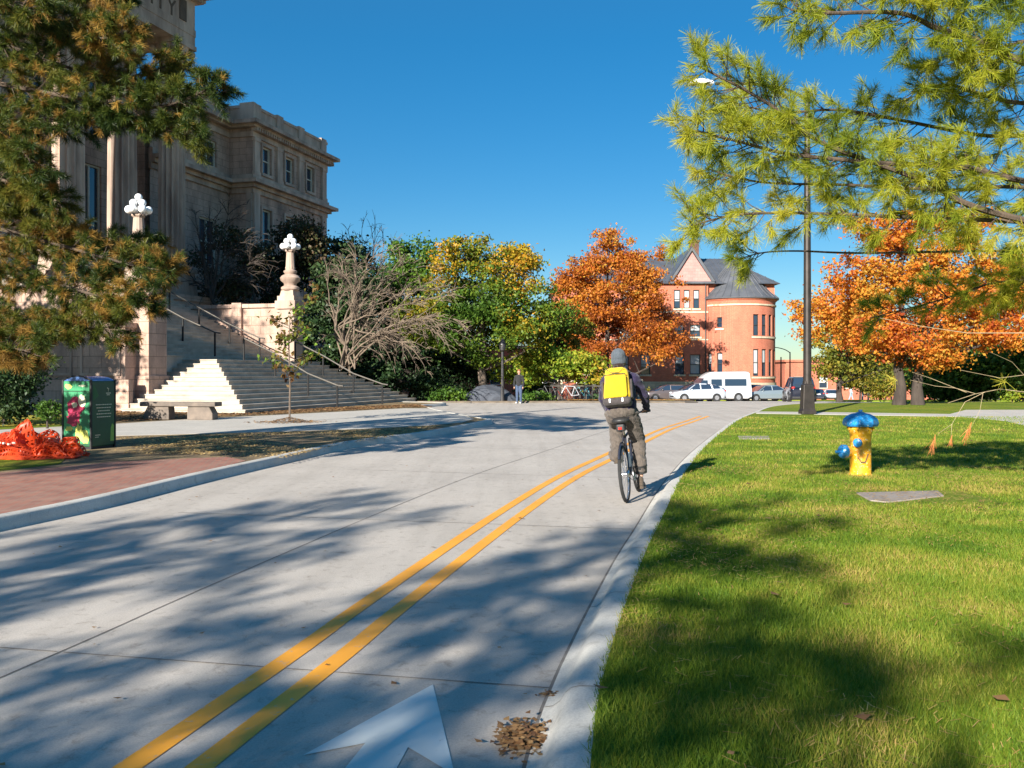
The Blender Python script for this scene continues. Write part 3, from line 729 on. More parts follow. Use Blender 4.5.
p = MB(); wall_grid(p, xr(5.0), xr(20.3), 0, zl(.62), bops, lambda u, d, z: (u, FY - .12 + d, z), .25)
p.span(xr(5.0), xr(20.3), FY - .12, FY, zl(.62) + .001, zl(.72)); p.build('foundation', mt_buff, bb)
fm = lambda u, d, z: (u, FY + d, z)
rr = random.Random(4)
for o in ops: window(bb, o, fm, .18, .07, mt_darksash, rr.choice([.45, .6, .95, .5]), sill=mt_buff)
for o in bops: window(bb, o, lambda u, d, z: (u, FY - .12 + d, z), .18, .07, mt_darksash, .5)
p = MB(); p.span(xr(5.0), xr(20.3), FY - .06, FY, zl(7.75), zl(7.92)); p.span(xr(5), xr(20.3), FY - .06, FY, zl(4.95), zl(5.08)); p.build('string_course', mt_buff, bb)
# downpipe
MB().tube([(xr(20.02), FY - .1, .3), (xr(20.02), FY - .1, zl(10.6))], .06, 8).build('downpipe', mt_darksash, bb)
# gable over the triple windows
gx0, gx1 = xr(16.3), xr(20.9); gm = (gx0 + gx1) / 2
p = MB().extr([(gx0 + .3, zl(10.95)), (gx1 - .3, zl(10.95)), (gm, zl(14.0))], 'y', FY - .12, FY + 2)
p.build('gable', ashlar('pink terracotta', (.47, .25, .23), (.40, .21, .195), (.34, .18, .16), .5, .3, .15), bb)
p = MB().span(gx0, gx1, FY - .3, FY + .3, zl(10.7), zl(10.95))
p.add([(gx0 - .05, FY - .35, zl(10.95)), (gm, FY - .35, zl(14.5)), (gx1 + .05, FY - .35, zl(10.95)), (gx1 - .3, FY - .35, zl(10.95)), (gm, FY - .35, zl(14.1)), (gx0 + .3, FY - .35, zl(10.95))] +
      [(gx0 - .05, FY - .1, zl(10.95)), (gm, FY - .1, zl(14.5)), (gx1 + .05, FY - .1, zl(10.95)), (gx1 - .3, FY - .1, zl(10.95)), (gm, FY - .1, zl(14.1)), (gx0 + .3, FY - .1, zl(10.95))],
      [(0, 1, 4, 5), (1, 2, 3, 4), (6, 7, 10, 11), (7, 8, 9, 10), (5, 4, 10, 11), (4, 3, 9, 10), (0, 6, 7, 1), (1, 7, 8, 2)])
p.build('gable_trim', mt_roof, bb)
p = MB(); p.add([(gx0 - .1, FY - .4, zl(10.9)), (gm, FY - .4, zl(14.52)), (gm, FY + 9, zl(14.52)), (gx0 - .1, FY + 9, zl(10.9)), (gx1 + .1, FY - .4, zl(10.9)), (gx1 + .1, FY + 9, zl(10.9))], [(0, 1, 2, 3), (1, 4, 5, 2)])
# main hipped roof
X0, X1, Y0, Y1, ZE, ZR = xr(4.6), xr(27.6), FY - .4, FY + 18.4, zl(10.7), zl(14.3)
r0, r1 = (xr(12), FY + 8), (xr(24.0), FY + 8)
p.add([(X0, Y0, ZE), (X1, Y0, ZE), (X1, Y1, ZE), (X0, Y1, ZE), (r0[0], r0[1], ZR), (r1[0], r1[1], ZR)], [(0, 1, 5, 4), (1, 2, 5), (2, 3, 4, 5), (3, 0, 4), (3, 2, 1, 0)])
for k in range(46):                         # standing seams on the front slope
    x = X0 + .5 + k * .49
    if x > X1 - .4: break
    tl = min((x - X0) / (r0[0] - X0), 1) if x < r0[0] else min((X1 - x) / (X1 - r1[0]), 1)
    p.tube([(x, Y0, ZE + .03), (x, Y0 + (r0[1] - Y0) * tl, ZE + (ZR - ZE) * tl + .03)], .035, 4)
roof = p.build('roof', mt_roof, bb)
p = MB().span(xr(19.5), xr(20.4), FY + 5, FY + 6, zl(11), zl(15.7)); p.span(xr(19.4), xr(20.5), FY + 4.88, FY + 6.12, zl(15.7), zl(15.95)); p.build('chimney', M('dark brown brick', (.16, .075, .055), (.09, .05, .04), 3, .9), roof)  # chimney brick is darker and browner than the walls
# turret
TR = 3.85
def ft(r): return lambda u, d, z: ((r - d) * math.sin(R(u)), -(r - d) * math.cos(R(u)), z)
tops = []
for th in (-59, -40): tops.append((th - 4.5, th + 4.5, zl(1.4), zl(3.65)))
tops.append((-75, -70, zl(1.4), zl(3.65))); tops.append((-44.5, -36, zl(6.2), zl(7.25)))
for th in (15, 30, 45, 60): tops.append((th - 4.6, th + 4.6, zl(1.3), zl(4.0))); tops.append((th - 4.6, th + 4.6, zl(5.35), zl(7.5)))
p = MB(); wall_grid(p, -120, 120, zl(.62), zl(8.35), tops, ft(TR), .25, 5); tw = p.build('turret', mt_red, bb)
for o in tops: window(tw, o, ft(TR), .18, 1.0, mt_darksash, 0 if o[0] > 5 and o[2] > zl(5) or o[0] < -44 and o[2] > zl(6) else rr.choice([.3, .5, .9]), sill=None, fz=.07)
p = MB(); wall_grid(p, -120, 120, 0, zl(.62), [(-34, -26, zl(-.6), zl(.2)), (14, 22, zl(-.6), zl(.2)), (27, 35, zl(-.6), zl(.2))], ft(TR + .12), .25, 5); p.build('turret_foundation', mt_buff, bb)
for o in [(-34, -26, zl(-.6), zl(.2)), (14, 22, zl(-.6), zl(.2)), (27, 35, zl(-.6), zl(.2))]: window(tw, o, ft(TR + .12), .18, 1.0, mt_darksash, .5, fz=.07)
p = MB(); p.lathe([(TR + .01, zl(8.35)), (TR + .12, zl(8.4)), (TR + .12, zl(8.55)), (TR + .02, zl(8.56))], n=64); 
for z, (a, b) in ((1.15, (8, 66)), (5.2, (8, 66)), (1.25, (-78, -33)), (6.05, (-47, -33))):
    m = 12
    for k in range(m):
        u0, u1 = a + (b - a) * k / m, a + (b - a) * (k + 1) / m; f0 = ft(TR)
        p.add([f0(u, d, zl(zz)) for zz in (z - .1, z + .08) for u, d in ((u0, -.1), (u1, -.1), (u1, .05), (u0, .05))], [(3, 2, 1, 0), (4, 5, 6, 7), (0, 1, 5, 4), (1, 2, 6, 5), (2, 3, 7, 6), (3, 0, 4, 7)])
p.build('turret_band', mt_buff, bb, True)
p = MB().lathe([(TR + .0, zl(8.55)), (TR + .06, zl(8.9)), (TR + .2, zl(9.0)), (TR + .25, zl(9.15))], n=64); p.build('turret_frieze', mt_red, bb, True)
p = MB().lathe([(TR + .38, zl(9.12)), (TR + .40, zl(9.22)), (3.4, zl(9.95)), (2.4, zl(11.1)), (1.5, zl(12.2)), (.6, zl(13.25)), (.05, zl(13.85))], n=64)
for k in range(32):
    a = 2 * math.pi * k / 32; c, s = math.cos(a), math.sin(a)
    p.tube([((TR + .40) * c, (TR + .4) * s, zl(9.25)), (3.42 * c, 3.42 * s, zl(9.97)), (2.42 * c, 2.42 * s, zl(11.12)), (1.52 * c, 1.52 * s, zl(12.22)), (.62 * c, .62 * s, zl(13.27))], .04, 4)
p.lathe([(.10, zl(13.7)), (.12, zl(13.9)), (.03, zl(14.1))], n=10)
p.build('turret_roof', mt_roof, bb, True, auto=30)

# ------------------------------------------------------------------ farther buildings
def far_building(x0, x1, y, h, label, mat, roofm, wn=10, depth=14):
    g0 = ground_z(y); o = thing('far_building', label, 'building', ((x0 + x1) / 2, y, g0), 0); W = (x1 - x0) / 2
    ops = []
    for k in range(wn):
        c = -W + (k + .5) * 2 * W / wn; ops.append((c - .7, c + .7, h * .3, h * .62))
    p = MB(); wall_grid(p, -W, W, 0, h, ops, lambda u, d, z: (u, d, z), .3); p.span(-W, W, .5, depth, 0, h); p.build('wall', mat, o)
    for q in ops: window(o, q, lambda u, d, z: (u, d, z), .2, .1, mt_sash, .5)
    p = MB(); p.span(-W - .3, W + .3, -.3, depth, h, h + .35); p.build('roof', roofm, o)
far_building(-24, 12.5, 104, 6.0, 'low red brick building far behind the oak and the orange tree', mt_red, mt_buff, 14)
far_building(42.6, 66, 140, 5.9, 'distant red brick block right of the turret beyond the parked cars', mt_red, mt_red, 6)
# ------------------------------------------------------------------ stone bench
bp = on_ground(181, 419.5, .128)
bn = thing('stone_bench', 'low stone bench on two blocks before the wide steps', 'bench', bp, R(-7))
p = MB().span(-1.25, 1.25, -.26, .26, .42, .56); p.build('seat', mt_benchstone, bn, bevel=.02)
for s in (-1, 1):
    MB().extr([(s * .72 - .42, 0), (s * .72 + .42, 0), (s * .72 + (.42 if s > 0 else .42), .2), (s * .72 + (.30 if s > 0 else .40), .42), (s * .72 - (.40 if s > 0 else .30), .42), (s * .72 - .42, .2)], 'y', -.2, .2).build('leg', mt_benchstone, bn, bevel=.02)

# ------------------------------------------------------------------ green litter compactor
gp = on_ground(91, 449.5, .12)
mt_green = M('bin green', (.05, .30, .13), (.035, .22, .10), 3.5, .4, spec=.5)
mt_dgreen = M('bin dark green', (.016, .075, .038), (.025, .11, .05), 2.5, .4, spec=.5)
mt_black = M('black plastic', (.018, .018, .02), (.03, .03, .03), 6, .5)
def flat(name, c, rough=.5): return M(name, c, tuple(x * .93 for x in c), 20, rough)
cb = thing('litter_bin', 'tall green public litter bin with printed panels and a curved lid', 'bin', gp, RZ); cb.scale = (1, 1, 1.09)
# local: x towards the camera is negative, y negative faces the road
W_, D_, Hh = .66, .66, 1.36
def bin_sec(h): return h
p = MB().span(0, W_, 0, D_, .04, 1.22); p.build('body', mt_dgreen, cb, bevel=.02)
arc = [(0 + D_ * t, 1.22 + .17 * math.sin(math.pi * (.18 + .64 * t)) - .09) for t in [i / 8 for i in range(9)]]
p = MB().extr([(0, 1.215)] + [(a, z) for a, z in arc] + [(D_, 1.215)], 'x', .005, W_ - .005)
p.build('hood', M('solar panel', (.10, .20, .48), (.08, .15, .38), 4, .25), cb)
p = MB(); 
for x0, y0 in ((-.014, -.014), (-.014, D_ - .022), (W_ - .022, -.014)): p.span(x0, x0 + .036, y0, y0 + .036, 0, 1.24)
p.tube([(-.004, a, z + .008) for a, z in arc], .014, 6); p.span(.02, W_ - .02, .02, D_ - .02, 0, .04)
p.build('frame', mt_black, cb)
# printed panel facing the camera: y runs right to left as seen
pan = MB().span(-.008, -.001, .03, D_ - .03, .10, 1.02).build('printed_panel', mt_green, cb)
def blob(cy, cz, ry, rz_, name, mat, n=14, seed=1, x=-.012, parent=pan, w=.25):
    r_ = random.Random(seed); pts = []
    for k in range(n):
        a = 2 * math.pi * k / n; q = 1 + r_.uniform(-w, w); pts.append((cy + ry * q * math.cos(a), cz + rz_ * q * math.sin(a)))
    MB().extr(pts, 'x', x, x + .003).build(name, mat, parent)
mt_pink = flat('print red', (.50, .03, .10)); mt_lemon = flat('print yellow', (.72, .70, .16)); mt_cream = flat('print cream', (.80, .76, .55)); mt_lite = flat('print light green', (.28, .50, .10))
# abstract patches of colour
blob(.36, .74, .20, .19, 'print_patch', mt_pink, seed=3)
blob(.40, .52, .15, .12, 'print_patch', mt_pink, seed=8, x=-.0125)
blob(.20, .86, .09, .11, 'print_patch', mt_cream, seed=5, x=-.0155, w=.06)
blob(.37, .79, .06, .05, 'print_patch', mt_cream, seed=6, x=-.0155, w=.3)
blob(.50, .36, .09, .05, 'print_patch', mt_lemon, seed=7, x=-.0126)
blob(.28, .30, .08, .16, 'print_patch', mt_lemon, seed=9, x=-.0126, w=.3)
blob(.14, .22, .10, .13, 'print_patch', mt_lemon, seed=11, x=-.0128, w=.2)
hop = MB().span(-.012, -.001, .03, D_ - .03, 1.04, 1.21).build('hopper_door', mt_green, cb)
blob(.52, 1.12, .08, .05, 'print_patch', mt_lemon, seed=12, x=-.0155, parent=hop)
MB().extr([(.10, 1.13), (.18, 1.15), (.30, 1.13), (.18, 1.11)], 'x', -.016, -.0125).build('print_patch', mt_cream, hop)
# side panel facing the road with tiny illegible lines of print and a sprout emblem
sp_ = MB().span(.03, W_ - .03, -.008, -.001, .10, 1.18).build('side_panel', mt_dgreen, cb)
m = MB(); r_ = random.Random(2)
for k in range(5):
    z = .78 - k * .055; half = [.22, .20, .16, .20, .19][k]; x = .34 - half
    while x < .34 + half:
        L = r_.uniform(.02, .05); m.span(x, min(x + L, .34 + half), -.0105, -.0085, z, z + .016); x += L + .012
m.span(.10, .24, -.0105, -.0085, .24, .252); m.span(.10, .20, -.0105, -.0085, .205, .215)
m.span(.40, .53, -.0105, -.0085, .985, 1.0); m.span(.42, .50, -.0105, -.0085, .955, .968); m.tube([(.46, -.0095, 1.02), (.465, -.0095, 1.05), (.45, -.0095, 1.08)], .005, 5); m.ball((.44, -.0095, 1.085), (.014, .002, .01)); m.ball((.47, -.0095, 1.07), (.014, .002, .01))
m.build('lettering', mt_cream, sp_)
blob2 = MB().extr([(.52, .12), (.62, .12), (.62, .40), (.57, .44), (.53, .36)], 'y', -.0105, -.0085).build('print_patch', mt_lite, sp_)
blob3 = MB().extr([(.05, .86), (.20, .95), (.10, 1.12), (.05, 1.14)], 'y', -.0105, -.0085).build('print_patch', flat('print mid green', (.04, .16, .05)), sp_)

# ------------------------------------------------------------------ heap of orange safety netting
def net_mat():
    m, nt, b, out = new_mat('orange safety net')
    b.inputs['Base Color'].default_value = c4((.66, .07, .016)); b.inputs['Roughness'].default_value = .45
    uv = N(nt, 'ShaderNodeUVMap'); sp = N(nt, 'ShaderNodeSeparateXYZ'); nt.links.new(uv.outputs[0], sp.inputs[0]); res = []
    for k, s in ((0, 20.0), (1, 14.0)):
        a = N(nt, 'ShaderNodeMath', operation='MULTIPLY'); nt.links.new(sp.outputs[k], a.inputs[0]); a.inputs[1].default_value = s
        f = N(nt, 'ShaderNodeMath', operation='FRACT'); nt.links.new(a.outputs[0], f.inputs[0])
        g_ = N(nt, 'ShaderNodeMath', operation='GREATER_THAN'); nt.links.new(f.outputs[0], g_.inputs[0]); g_.inputs[1].default_value = .42; res.append(g_)
    mu = N(nt, 'ShaderNodeMath', operation='MULTIPLY'); nt.links.new(res[0].outputs[0], mu.inputs[0]); nt.links.new(res[1].outputs[0], mu.inputs[1])
    t = N(nt, 'ShaderNodeBsdfTransparent'); mx = N(nt, 'ShaderNodeMixShader'); nt.links.new(mu.outputs[0], mx.inputs[0])
    tr = N(nt, 'ShaderNodeBsdfTranslucent'); tr.inputs[0].default_value = c4((.8, .09, .012)); m2 = N(nt, 'ShaderNodeMixShader'); m2.inputs[0].default_value = .3
    nt.links.new(b.outputs[0], m2.inputs[1]); nt.links.new(tr.outputs[0], m2.inputs[2])
    nt.links.new(m2.outputs[0], mx.inputs[1]); nt.links.new(t.outputs[0], mx.inputs[2]); nt.links.new(mx.outputs[0], out.inputs[0])
    return m
mt_net = net_mat()
fpos = on_ground(28, 458, .126)
fr_ = random.Random(21)
def sheet_roll(p0, p1, wd, ht, folds, seed):
    """a length of netting thrown down in folds"""
    r = random.Random(seed); nu, nv = 60, 26; vs = []; uv = []
    d = (p1 - p0); L = d.length; d.normalize(); n = Vector((-d.y, d.x, 0)); ph = [r.uniform(0, 6.28) for _ in range(6)]
    for i in range(nu + 1):
        u = i / nu; env = (math.sin(math.pi * min(max(u * .92 + .06, 0), 1))) ** .5
        for j in range(nv + 1):
            v = j / nv; s = (v - .5) * 2
            q = wd * (s * .62 + .22 * math.sin(folds * v * 6.28 + ph[0] + 3 * math.sin(u * 5 + ph[1])))
            z = ht * env * (1 - s * s) ** .55 * (.70 + .22 * math.sin(u * 8 + ph[2] + v * 3) + .14 * math.sin(folds * v * 6.28 + ph[3] + u * 5)) + .012 * math.sin(u * 40 + v * 22)
            p_ = p0 + d * (L * u + .06 * math.sin(v * 9 + u * 12 + ph[4])) + n * q; vs.append((p_.x, p_.y, max(z, .0) + .01)); uv.append((L * u, wd * v * 2.2))
    fs = [(i * (nv + 1) + j, i * (nv + 1) + j + 1, (i + 1) * (nv + 1) + j + 1, (i + 1) * (nv + 1) + j) for i in range(nu) for j in range(nv)]
    return vs, fs, uv
nb = MB(); UV = []
for k, (a, b_, w_, h_, f_) in enumerate([((-1.6, .15), (.45, .25), .55, .55, 2), ((-1.6, -.15), (.6, -.05), .42, .40, 2), ((-.5, .35), (.35, .35), .5, .90, 1), ((-.6, .2), (.25, .5), .36, .95, 2), ((.0, .05), (.9, .1), .42, .50, 2), ((.3, .2), (.95, .05), .3, .52, 2), ((-1.7, .45), (.0, .5), .45, .70, 1), ((.0, -.1), (.75, .25), .5, .36, 2)]):
    vs, fs, uv = sheet_roll(Vector((*a, 0)), Vector((*b_, 0)), w_, h_, f_, k + 3); nb.add(vs, fs)
    for f in fs: UV.extend(uv[i] for i in f)
nb.uv = UV
# recalc keeps the loop order unless flipped: build without it
me = bpy.data.meshes.new('orange_netting'); me.from_pydata(nb.v, [], nb.f); uvl = me.uv_layers.new(name='UVMap'); uvl.data.foreach_set('uv', [c for u in UV for c in u]); me.materials.append(mt_net)
me.polygons.foreach_set('use_smooth', [True] * len(me.polygons))
fn = bpy.data.objects.new('safety_netting', me); COL.objects.link(fn); fn.location = fpos; fn.rotation_euler = (0, 0, R(3)); fn.scale = (.95, 1, .70)
tag(fn, 'crumpled heap of orange plastic safety netting dumped beside the green litter bin', 'netting')
ties = MB()
for k in range(17): x = -1.45 + k * .085; ties.box((x, -.32, .40 + .02 * math.sin(k * 2)), (.05, .03, .04), rz=k)
for k in range(5): ties.box((-1.0 + k * .06, -.42, .05 + .02 * (k % 2)), (.035, .03, .035), rz=k)
ties.build('fence_ties', flat('pale plastic', (.8, .72, .62)), fn)

# ------------------------------------------------------------------ fire hydrant
def chipped(m, rust=(.16, .06, .025), under=(.75, .72, .66), th=.66):
    nt = m.node_tree; b = nt.nodes['Principled BSDF']; src = b.inputs['Base Color'].links[0].from_socket; co = coords(nt); n = noise(nt, co, 26, 6, .75); n2 = noise(nt, co, 7, 5, .7)
    k = mixc(nt, ramp(nt, [(th - .02, (0, 0, 0)), (th, (1, 1, 1))], n.outputs[0]).outputs[0], src, under); k = mixc(nt, ramp(nt, [(th + .01, (0, 0, 0)), (th + .04, (1, 1, 1))], n2.outputs[0]).outputs[0], k, rust)
    nt.links.new(k, b.inputs['Base Color'])
hp = on_ground(860.5, 474.5, .12)
mt_hy = M('hydrant yellow', (.84, .46, .015), (.60, .24, .02), 13, .38, .15, 60, spec=.6)
mt_hb = M('hydrant blue', (.025, .29, .62), (.01, .12, .36), 11, .3, .2, 50, spec=.6)
chipped(mt_hy, th=.62); chipped(mt_hb, th=.64)
hy = thing('fire_hydrant', 'yellow fire hydrant with blue bonnet and caps standing on the lawn', 'hydrant', hp, 0)
MB().lathe([(.165, -.03), (.165, .0), (.15, .02), (.148, .5), (.152, .60), (.165, .63), (.17, .68), (.158, .695), (.155, .72)], n=40).build('barrel', mt_hy, hy, True, auto=35)
bo = MB().lathe([(.232, .705), (.248, .735), (.25, .765), (.235, .81), (.19, .855), (.12, .888), (.06, .90), (.05, .91)], n=16, rib=.10, ribs=8); bo.lathe([(.032, .895), (.032, .94), (.02, .945)], n=5)
bo.build('bonnet', mt_hb, hy, True, auto=22, bevel=.004)
def nozzle(ang, z, r, L, name):
    Mx = Matrix.Translation((0, 0, z)) @ Matrix.Rotation(ang, 4, 'Z') @ Matrix.Rotation(R(90), 4, 'Y')
    a = MB().lathe([(r * .86, .10), (r * .86, .15 + L * .3), (r * 1.05, .15 + L * .32), (r * 1.05, .15 + L * .45)], n=24).xf(Mx).build(name, mt_hy, hy, True, auto=30)
    c = MB().lathe([(r * 1.12, .152 + L * .45), (r * 1.22, .16 + L * .48), (r * 1.22, .15 + L * .8), (r * .95, .15 + L * .95), (r * .5, .15 + L * 1.02)], n=24)
    c.lathe([(r * .3, .15 + L), (r * .3, .15 + L * 1.35), (r * .2, .15 + L * 1.38)], n=5); c.xf(Mx).build('cap', mt_hb, a, True, auto=25)
    return a
nozzle(R(194), .34, .082, .19, 'pumper_nozzle')
nozzle(R(238), .475, .052, .075, 'hose_nozzle')
nozzle(R(65), .475, .052, .075, 'hose_nozzle')
bt_ = MB()
for k in range(8): a = k * math.pi / 4 + .2; bt_.lathe([(.014, .66), (.014, .70)], (math.cos(a) * .178, math.sin(a) * .178, -.005), 6); pass
bt_.build('flange_bolt', mt_hy, hy)
ch = MB(); pts = [(-.10, -.16, .27), (-.06, -.17, .20), (.0, -.165, .19), (.03, -.155, .25), (.05, -.15, .31)]
for k in range(20):
    t = k / 19 * 4; i = min(int(t), 3); f = t - i; q = Vector(pts[i]).lerp(Vector(pts[i + 1]), f); ch.ball(q, (.011, .006, .008) if k % 2 else (.006, .011, .008), 6, 4)
ch.build('chain', mt_steel, hy)

# ------------------------------------------------------------------ street lamp on the lawn
lp = on_ground(807.3, 414.2, .12)
ll = thing('street_lamp', 'tall dark street lamp on the lawn with a long arm and pale head', 'lamp', lp, 0)
mt_bronze = M('bronze pole', (.05, .04, .035), (.03, .025, .022), 3, .45, metal=.4)
k = lp.y / F
hh = (413 - 82) * k
MB().lathe([(.36, 0), (.355, .12), (.30, .2), (.255, 1.05), (.19, 1.1), (.185, 1.2)], n=4).xf(Matrix.Rotation(R(45), 4, 'Z')).build('base', mt_bronze, ll, bevel=.02)
MB().lathe([(.15, .9), (.14, 3), (.10, hh - 1.0), (.09, hh - .3)], n=12).build('pole', mt_bronze, ll, True)
hx = (700 - 806) * k; pts = bezier(Vector((0, 0, hh - .7)), Vector((-.6, 0, hh + .1)), Vector((hx + .5, 0, hh - .02)), 14)
MB().tube(pts, .055, 8).build('arm', mt_bronze, ll)
p = MB().box((hx, 0, hh), (.85, .34, .12)); p.ball((hx, 0, hh + .05), (.40, .16, .12), 16, 8); p.build('lamp_head', M('pale lamp casing', (.72, .74, .74), (.6, .62, .62), 3, .35), ll, bevel=.02)

# small far lamps and poles
def far_lamp(px, y, top_py, side, label, ball=False):
    g0 = ground_z(y); x = (px - CX) * y / F; h = EYE + (HZ - top_py) * y / F - g0
    o = thing('lamp_post', label, 'lamp', (x, y, g0), 0); MB().lathe([(.12, 0), (.1, .5), (.065, h)], n=8).build('pole', mt_iron, o, True)
    if ball: MB().lathe([(.05, h), (.16, h + .1), (.2, h + .45), (.12, h + .6), (.03, h + .75)], n=12).build('lantern', mt_iron, o, True)
    elif side: 
        MB().tube(bezier(Vector((0, 0, h - .1)), Vector((side * .6, 0, h + .5)), Vector((side * 2.2, 0, h + .55)), 8), .05, 6).build('arm', mt_iron, o); MB().box((side * 2.5, 0, h + .55), (.7, .25, .12)).build('lamp_head', mt_bronze, o)
    return o
far_lamp(790, 100, 352, -1, 'small curved arm street lamp beside the parked dark vehicle', False)
far_lamp(781, 96, 357, 0, 'plain thin pole just right of the turret wall')
far_lamp(502.5, 49.5, 352, 0, 'thin black lamp post beside the standing pedestrian', True)

# ------------------------------------------------------------------ vehicles
mt_tyre = M('tyre rubber', (.02, .02, .02), (.03, .03, .03), 8, .8)
mt_alloy = M('alloy wheel', (.45, .46, .48), (.3, .3, .32), 8, .35, metal=.6)
mt_lamp = M('headlamp glass', (.75, .78, .8), (.6, .62, .65), 8, .15)
mt_tail = M('tail lamp', (.45, .02, .015), (.3, .01, .01), 8, .25)
mt_plate = flat('number plate', (.75, .76, .74))
def paint(name, c, metal=.3):
    m, nt, b, out = new_mat(name); b.inputs['Base Color'].default_value = c4(c); b.inputs['Roughness'].default_value = .28; b.inputs['Metallic'].default_value = metal
    b.inputs['Coat Weight'].default_value = .6; b.inputs['Coat Roughness'].default_value = .08; return m
def loft(sections):
    """sections: list of (x, [(y,z)...]) with the same count; mirrored across y"""
    mb = MB(); n = len(sections[0][1]); vs = []
    for x, pr in sections:
        for y, z in pr: vs.append((x, -y, z))
        for y, z in reversed(pr): vs.append((x, y, z))
    m = 2 * n; fs = []
    for i in range(len(sections) - 1):
        for k in range(m): fs.append((i * m + k, i * m + (k + 1) % m, (i + 1) * m + (k + 1) % m, (i + 1) * m + k))
    fs.append(tuple(range(m))); fs.append(tuple((len(sections) - 1) * m + k for k in range(m)))
    return mb.add(vs, fs)
def interp(tab, x):
    for (a, va), (b, vb) in zip(tab, tab[1:]):
        if a <= x <= b: return va + (vb - va) * (x - a) / max(b - a, 1e-9)
    return tab[0][1] if x < tab[0][0] else tab[-1][1]
def car(name, label, cat, loc, rz, L, W, belt, roof, col, wheels, wr=.31, plan=None, van=False, group=None, pillars=()):
    """nose at -x. belt and roof are profiles along the length; glass between them"""
    o = thing(name, label, cat, loc, rz, group); hw = W / 2; body = paint(name + ' paint', col)
    plan = plan or [(0, .72), (.06, .86), (.18, .97), (.5, 1), (.85, .98), (.95, .92), (1, .80)]
    secs = []; n = 36
    for i in range(n + 1):
        t = i / n; x = -L / 2 + L * t; w_ = hw * interp(plan, t); zb = .20 if .04 < t < .96 else .32; zt = interp(belt, t)
        secs.append((x, [(w_ * .80, zb), (w_ * .97, zb + .08), (w_, zb + (zt - zb) * .5), (w_ * .985, zb + (zt - zb) * .8), (w_ * .92, zt - .015), (w_ * .80, zt + .01)]))
    bo = loft(secs).build('body', body, o, True, auto=50)
    # wheel arches (dark), wheels
    for t in wheels:
        x = -L / 2 + L * t
        for s in (-1, 1):
            Mx = Matrix.Translation((x, s * (hw - .10), wr)) @ Matrix.Rotation(R(90), 4, 'X')
            MB().lathe([(wr * 1.16, -.115), (wr * 1.16, .115)], n=20).xf(Mx @ Matrix.Translation((0, 0, 0))).build('wheel_arch', mt_black, o)
            wv = thing('wheel', None, None, (0, 0, 0)); wv.parent = o
            prof = [(wr * .62, -.12), (wr * .92, -.125), (wr, -.09), (wr, .09), (wr * .92, .125), (wr * .62, .12)]
            MB().lathe(prof, n=20).xf(Mx).build('tyre', mt_tyre, wv, True, auto=40)
            r_ = MB().lathe([(wr * .6, -.128), (wr * .55, -.10), (wr * .12, -.115), (.02, -.13)] if s > 0 else [(.02, .13), (wr * .12, .115), (wr * .55, .10), (wr * .6, .128)], n=10)
            r_.xf(Mx).build('rim', mt_alloy, wv)
    # glasshouse
    secs = []; ts = [roof[0][0] + (roof[-1][0] - roof[0][0]) * i / 30 for i in range(31)]
    for t in ts:
        zr = interp(roof, t); zb = interp(belt, t) - .01; x = -L / 2 + L * t; wb = hw * interp(plan, t) * .90; fr = (zr - zb) / max(1e-3, max(r for _, r in roof) - zb)
        wt = wb * (1 - .20 * min(1, fr)) if not van else wb * (1 - .07 * fr)
        secs.append((x, [(wb, zb), (wt + (wb - wt) * .35, zb + (zr - zb) * .65), (wt, zb + (zr - zb) * .93), (wt * .86, zr)]))
    gl = loft(secs).build('windows', mt_glassd if not van else body, o, True, auto=40)
    if van: gl.name = 'upper_body'
    if not van:
        mx = max(r for _, r in roof); tr = [t for t, r in roof if r > mx - .09]; t0, t1 = min(tr), max(tr); secs = []
        for i in range(13):
            t = t0 + (t1 - t0) * i / 12; zr = interp(roof, t); x = -L / 2 + L * t; wb = hw * interp(plan, t) * .90; wt = wb * .81
            secs.append((x, [(wt + .02, zr - .09), (wt + .01, zr - .03), (wt * .86, zr + .012)]))
        loft(secs).build('roof_panel', body, o, True, auto=40)
        for t, tt in pillars:
            for s in (-1, 1):
                x0, x1 = -L / 2 + L * t, -L / 2 + L * tt; z0_, z1_ = interp(belt, t), interp(roof, tt) - .05; w0, w1 = hw * interp(plan, t) * .91, hw * interp(plan, tt) * .90 * .82
                MB().tube([(x0, s * w0, z0_), (x1, s * (w1 + .012), z1_)], [.045, .035], 6).build('pillar', body, o)
    return o, body
def trim_car(o, L, W, zl_, zt_, body, plate_front=False):
    hw = W / 2
    for s in (-1, 1):
        MB().ball((-L / 2 + .17, s * hw * .66, zl_), (.17, .17, .075), 12, 6).build('headlight', mt_lamp, o, True)
        MB().ball((L / 2 - .10, s * hw * .72, zt_), (.10, .14, .10), 12, 6).build('tail_light', mt_tail, o, True)
        MB().ball((-L * .17, s * (hw * .98), .98), (.07, .09, .06), 8, 6).build('wing_mirror', body, o, True)
    MB().box((L / 2 + .0, 0, zt_ - .08), (.03, .5, .12)).build('number_plate', mt_plate, o)
    MB().box((-L / 2 + .03, 0, .42), (.06, W * .62, .12)).build('grille', mt_black, o)
    MB().box((L / 2 - .03, 0, .36), (.1, W * .8, .16)).build('bumper', mt_black, o, bevel=.03)
def gpos(px, y): return Vector(((px - CX) * y / F, y, ground_z(y)))
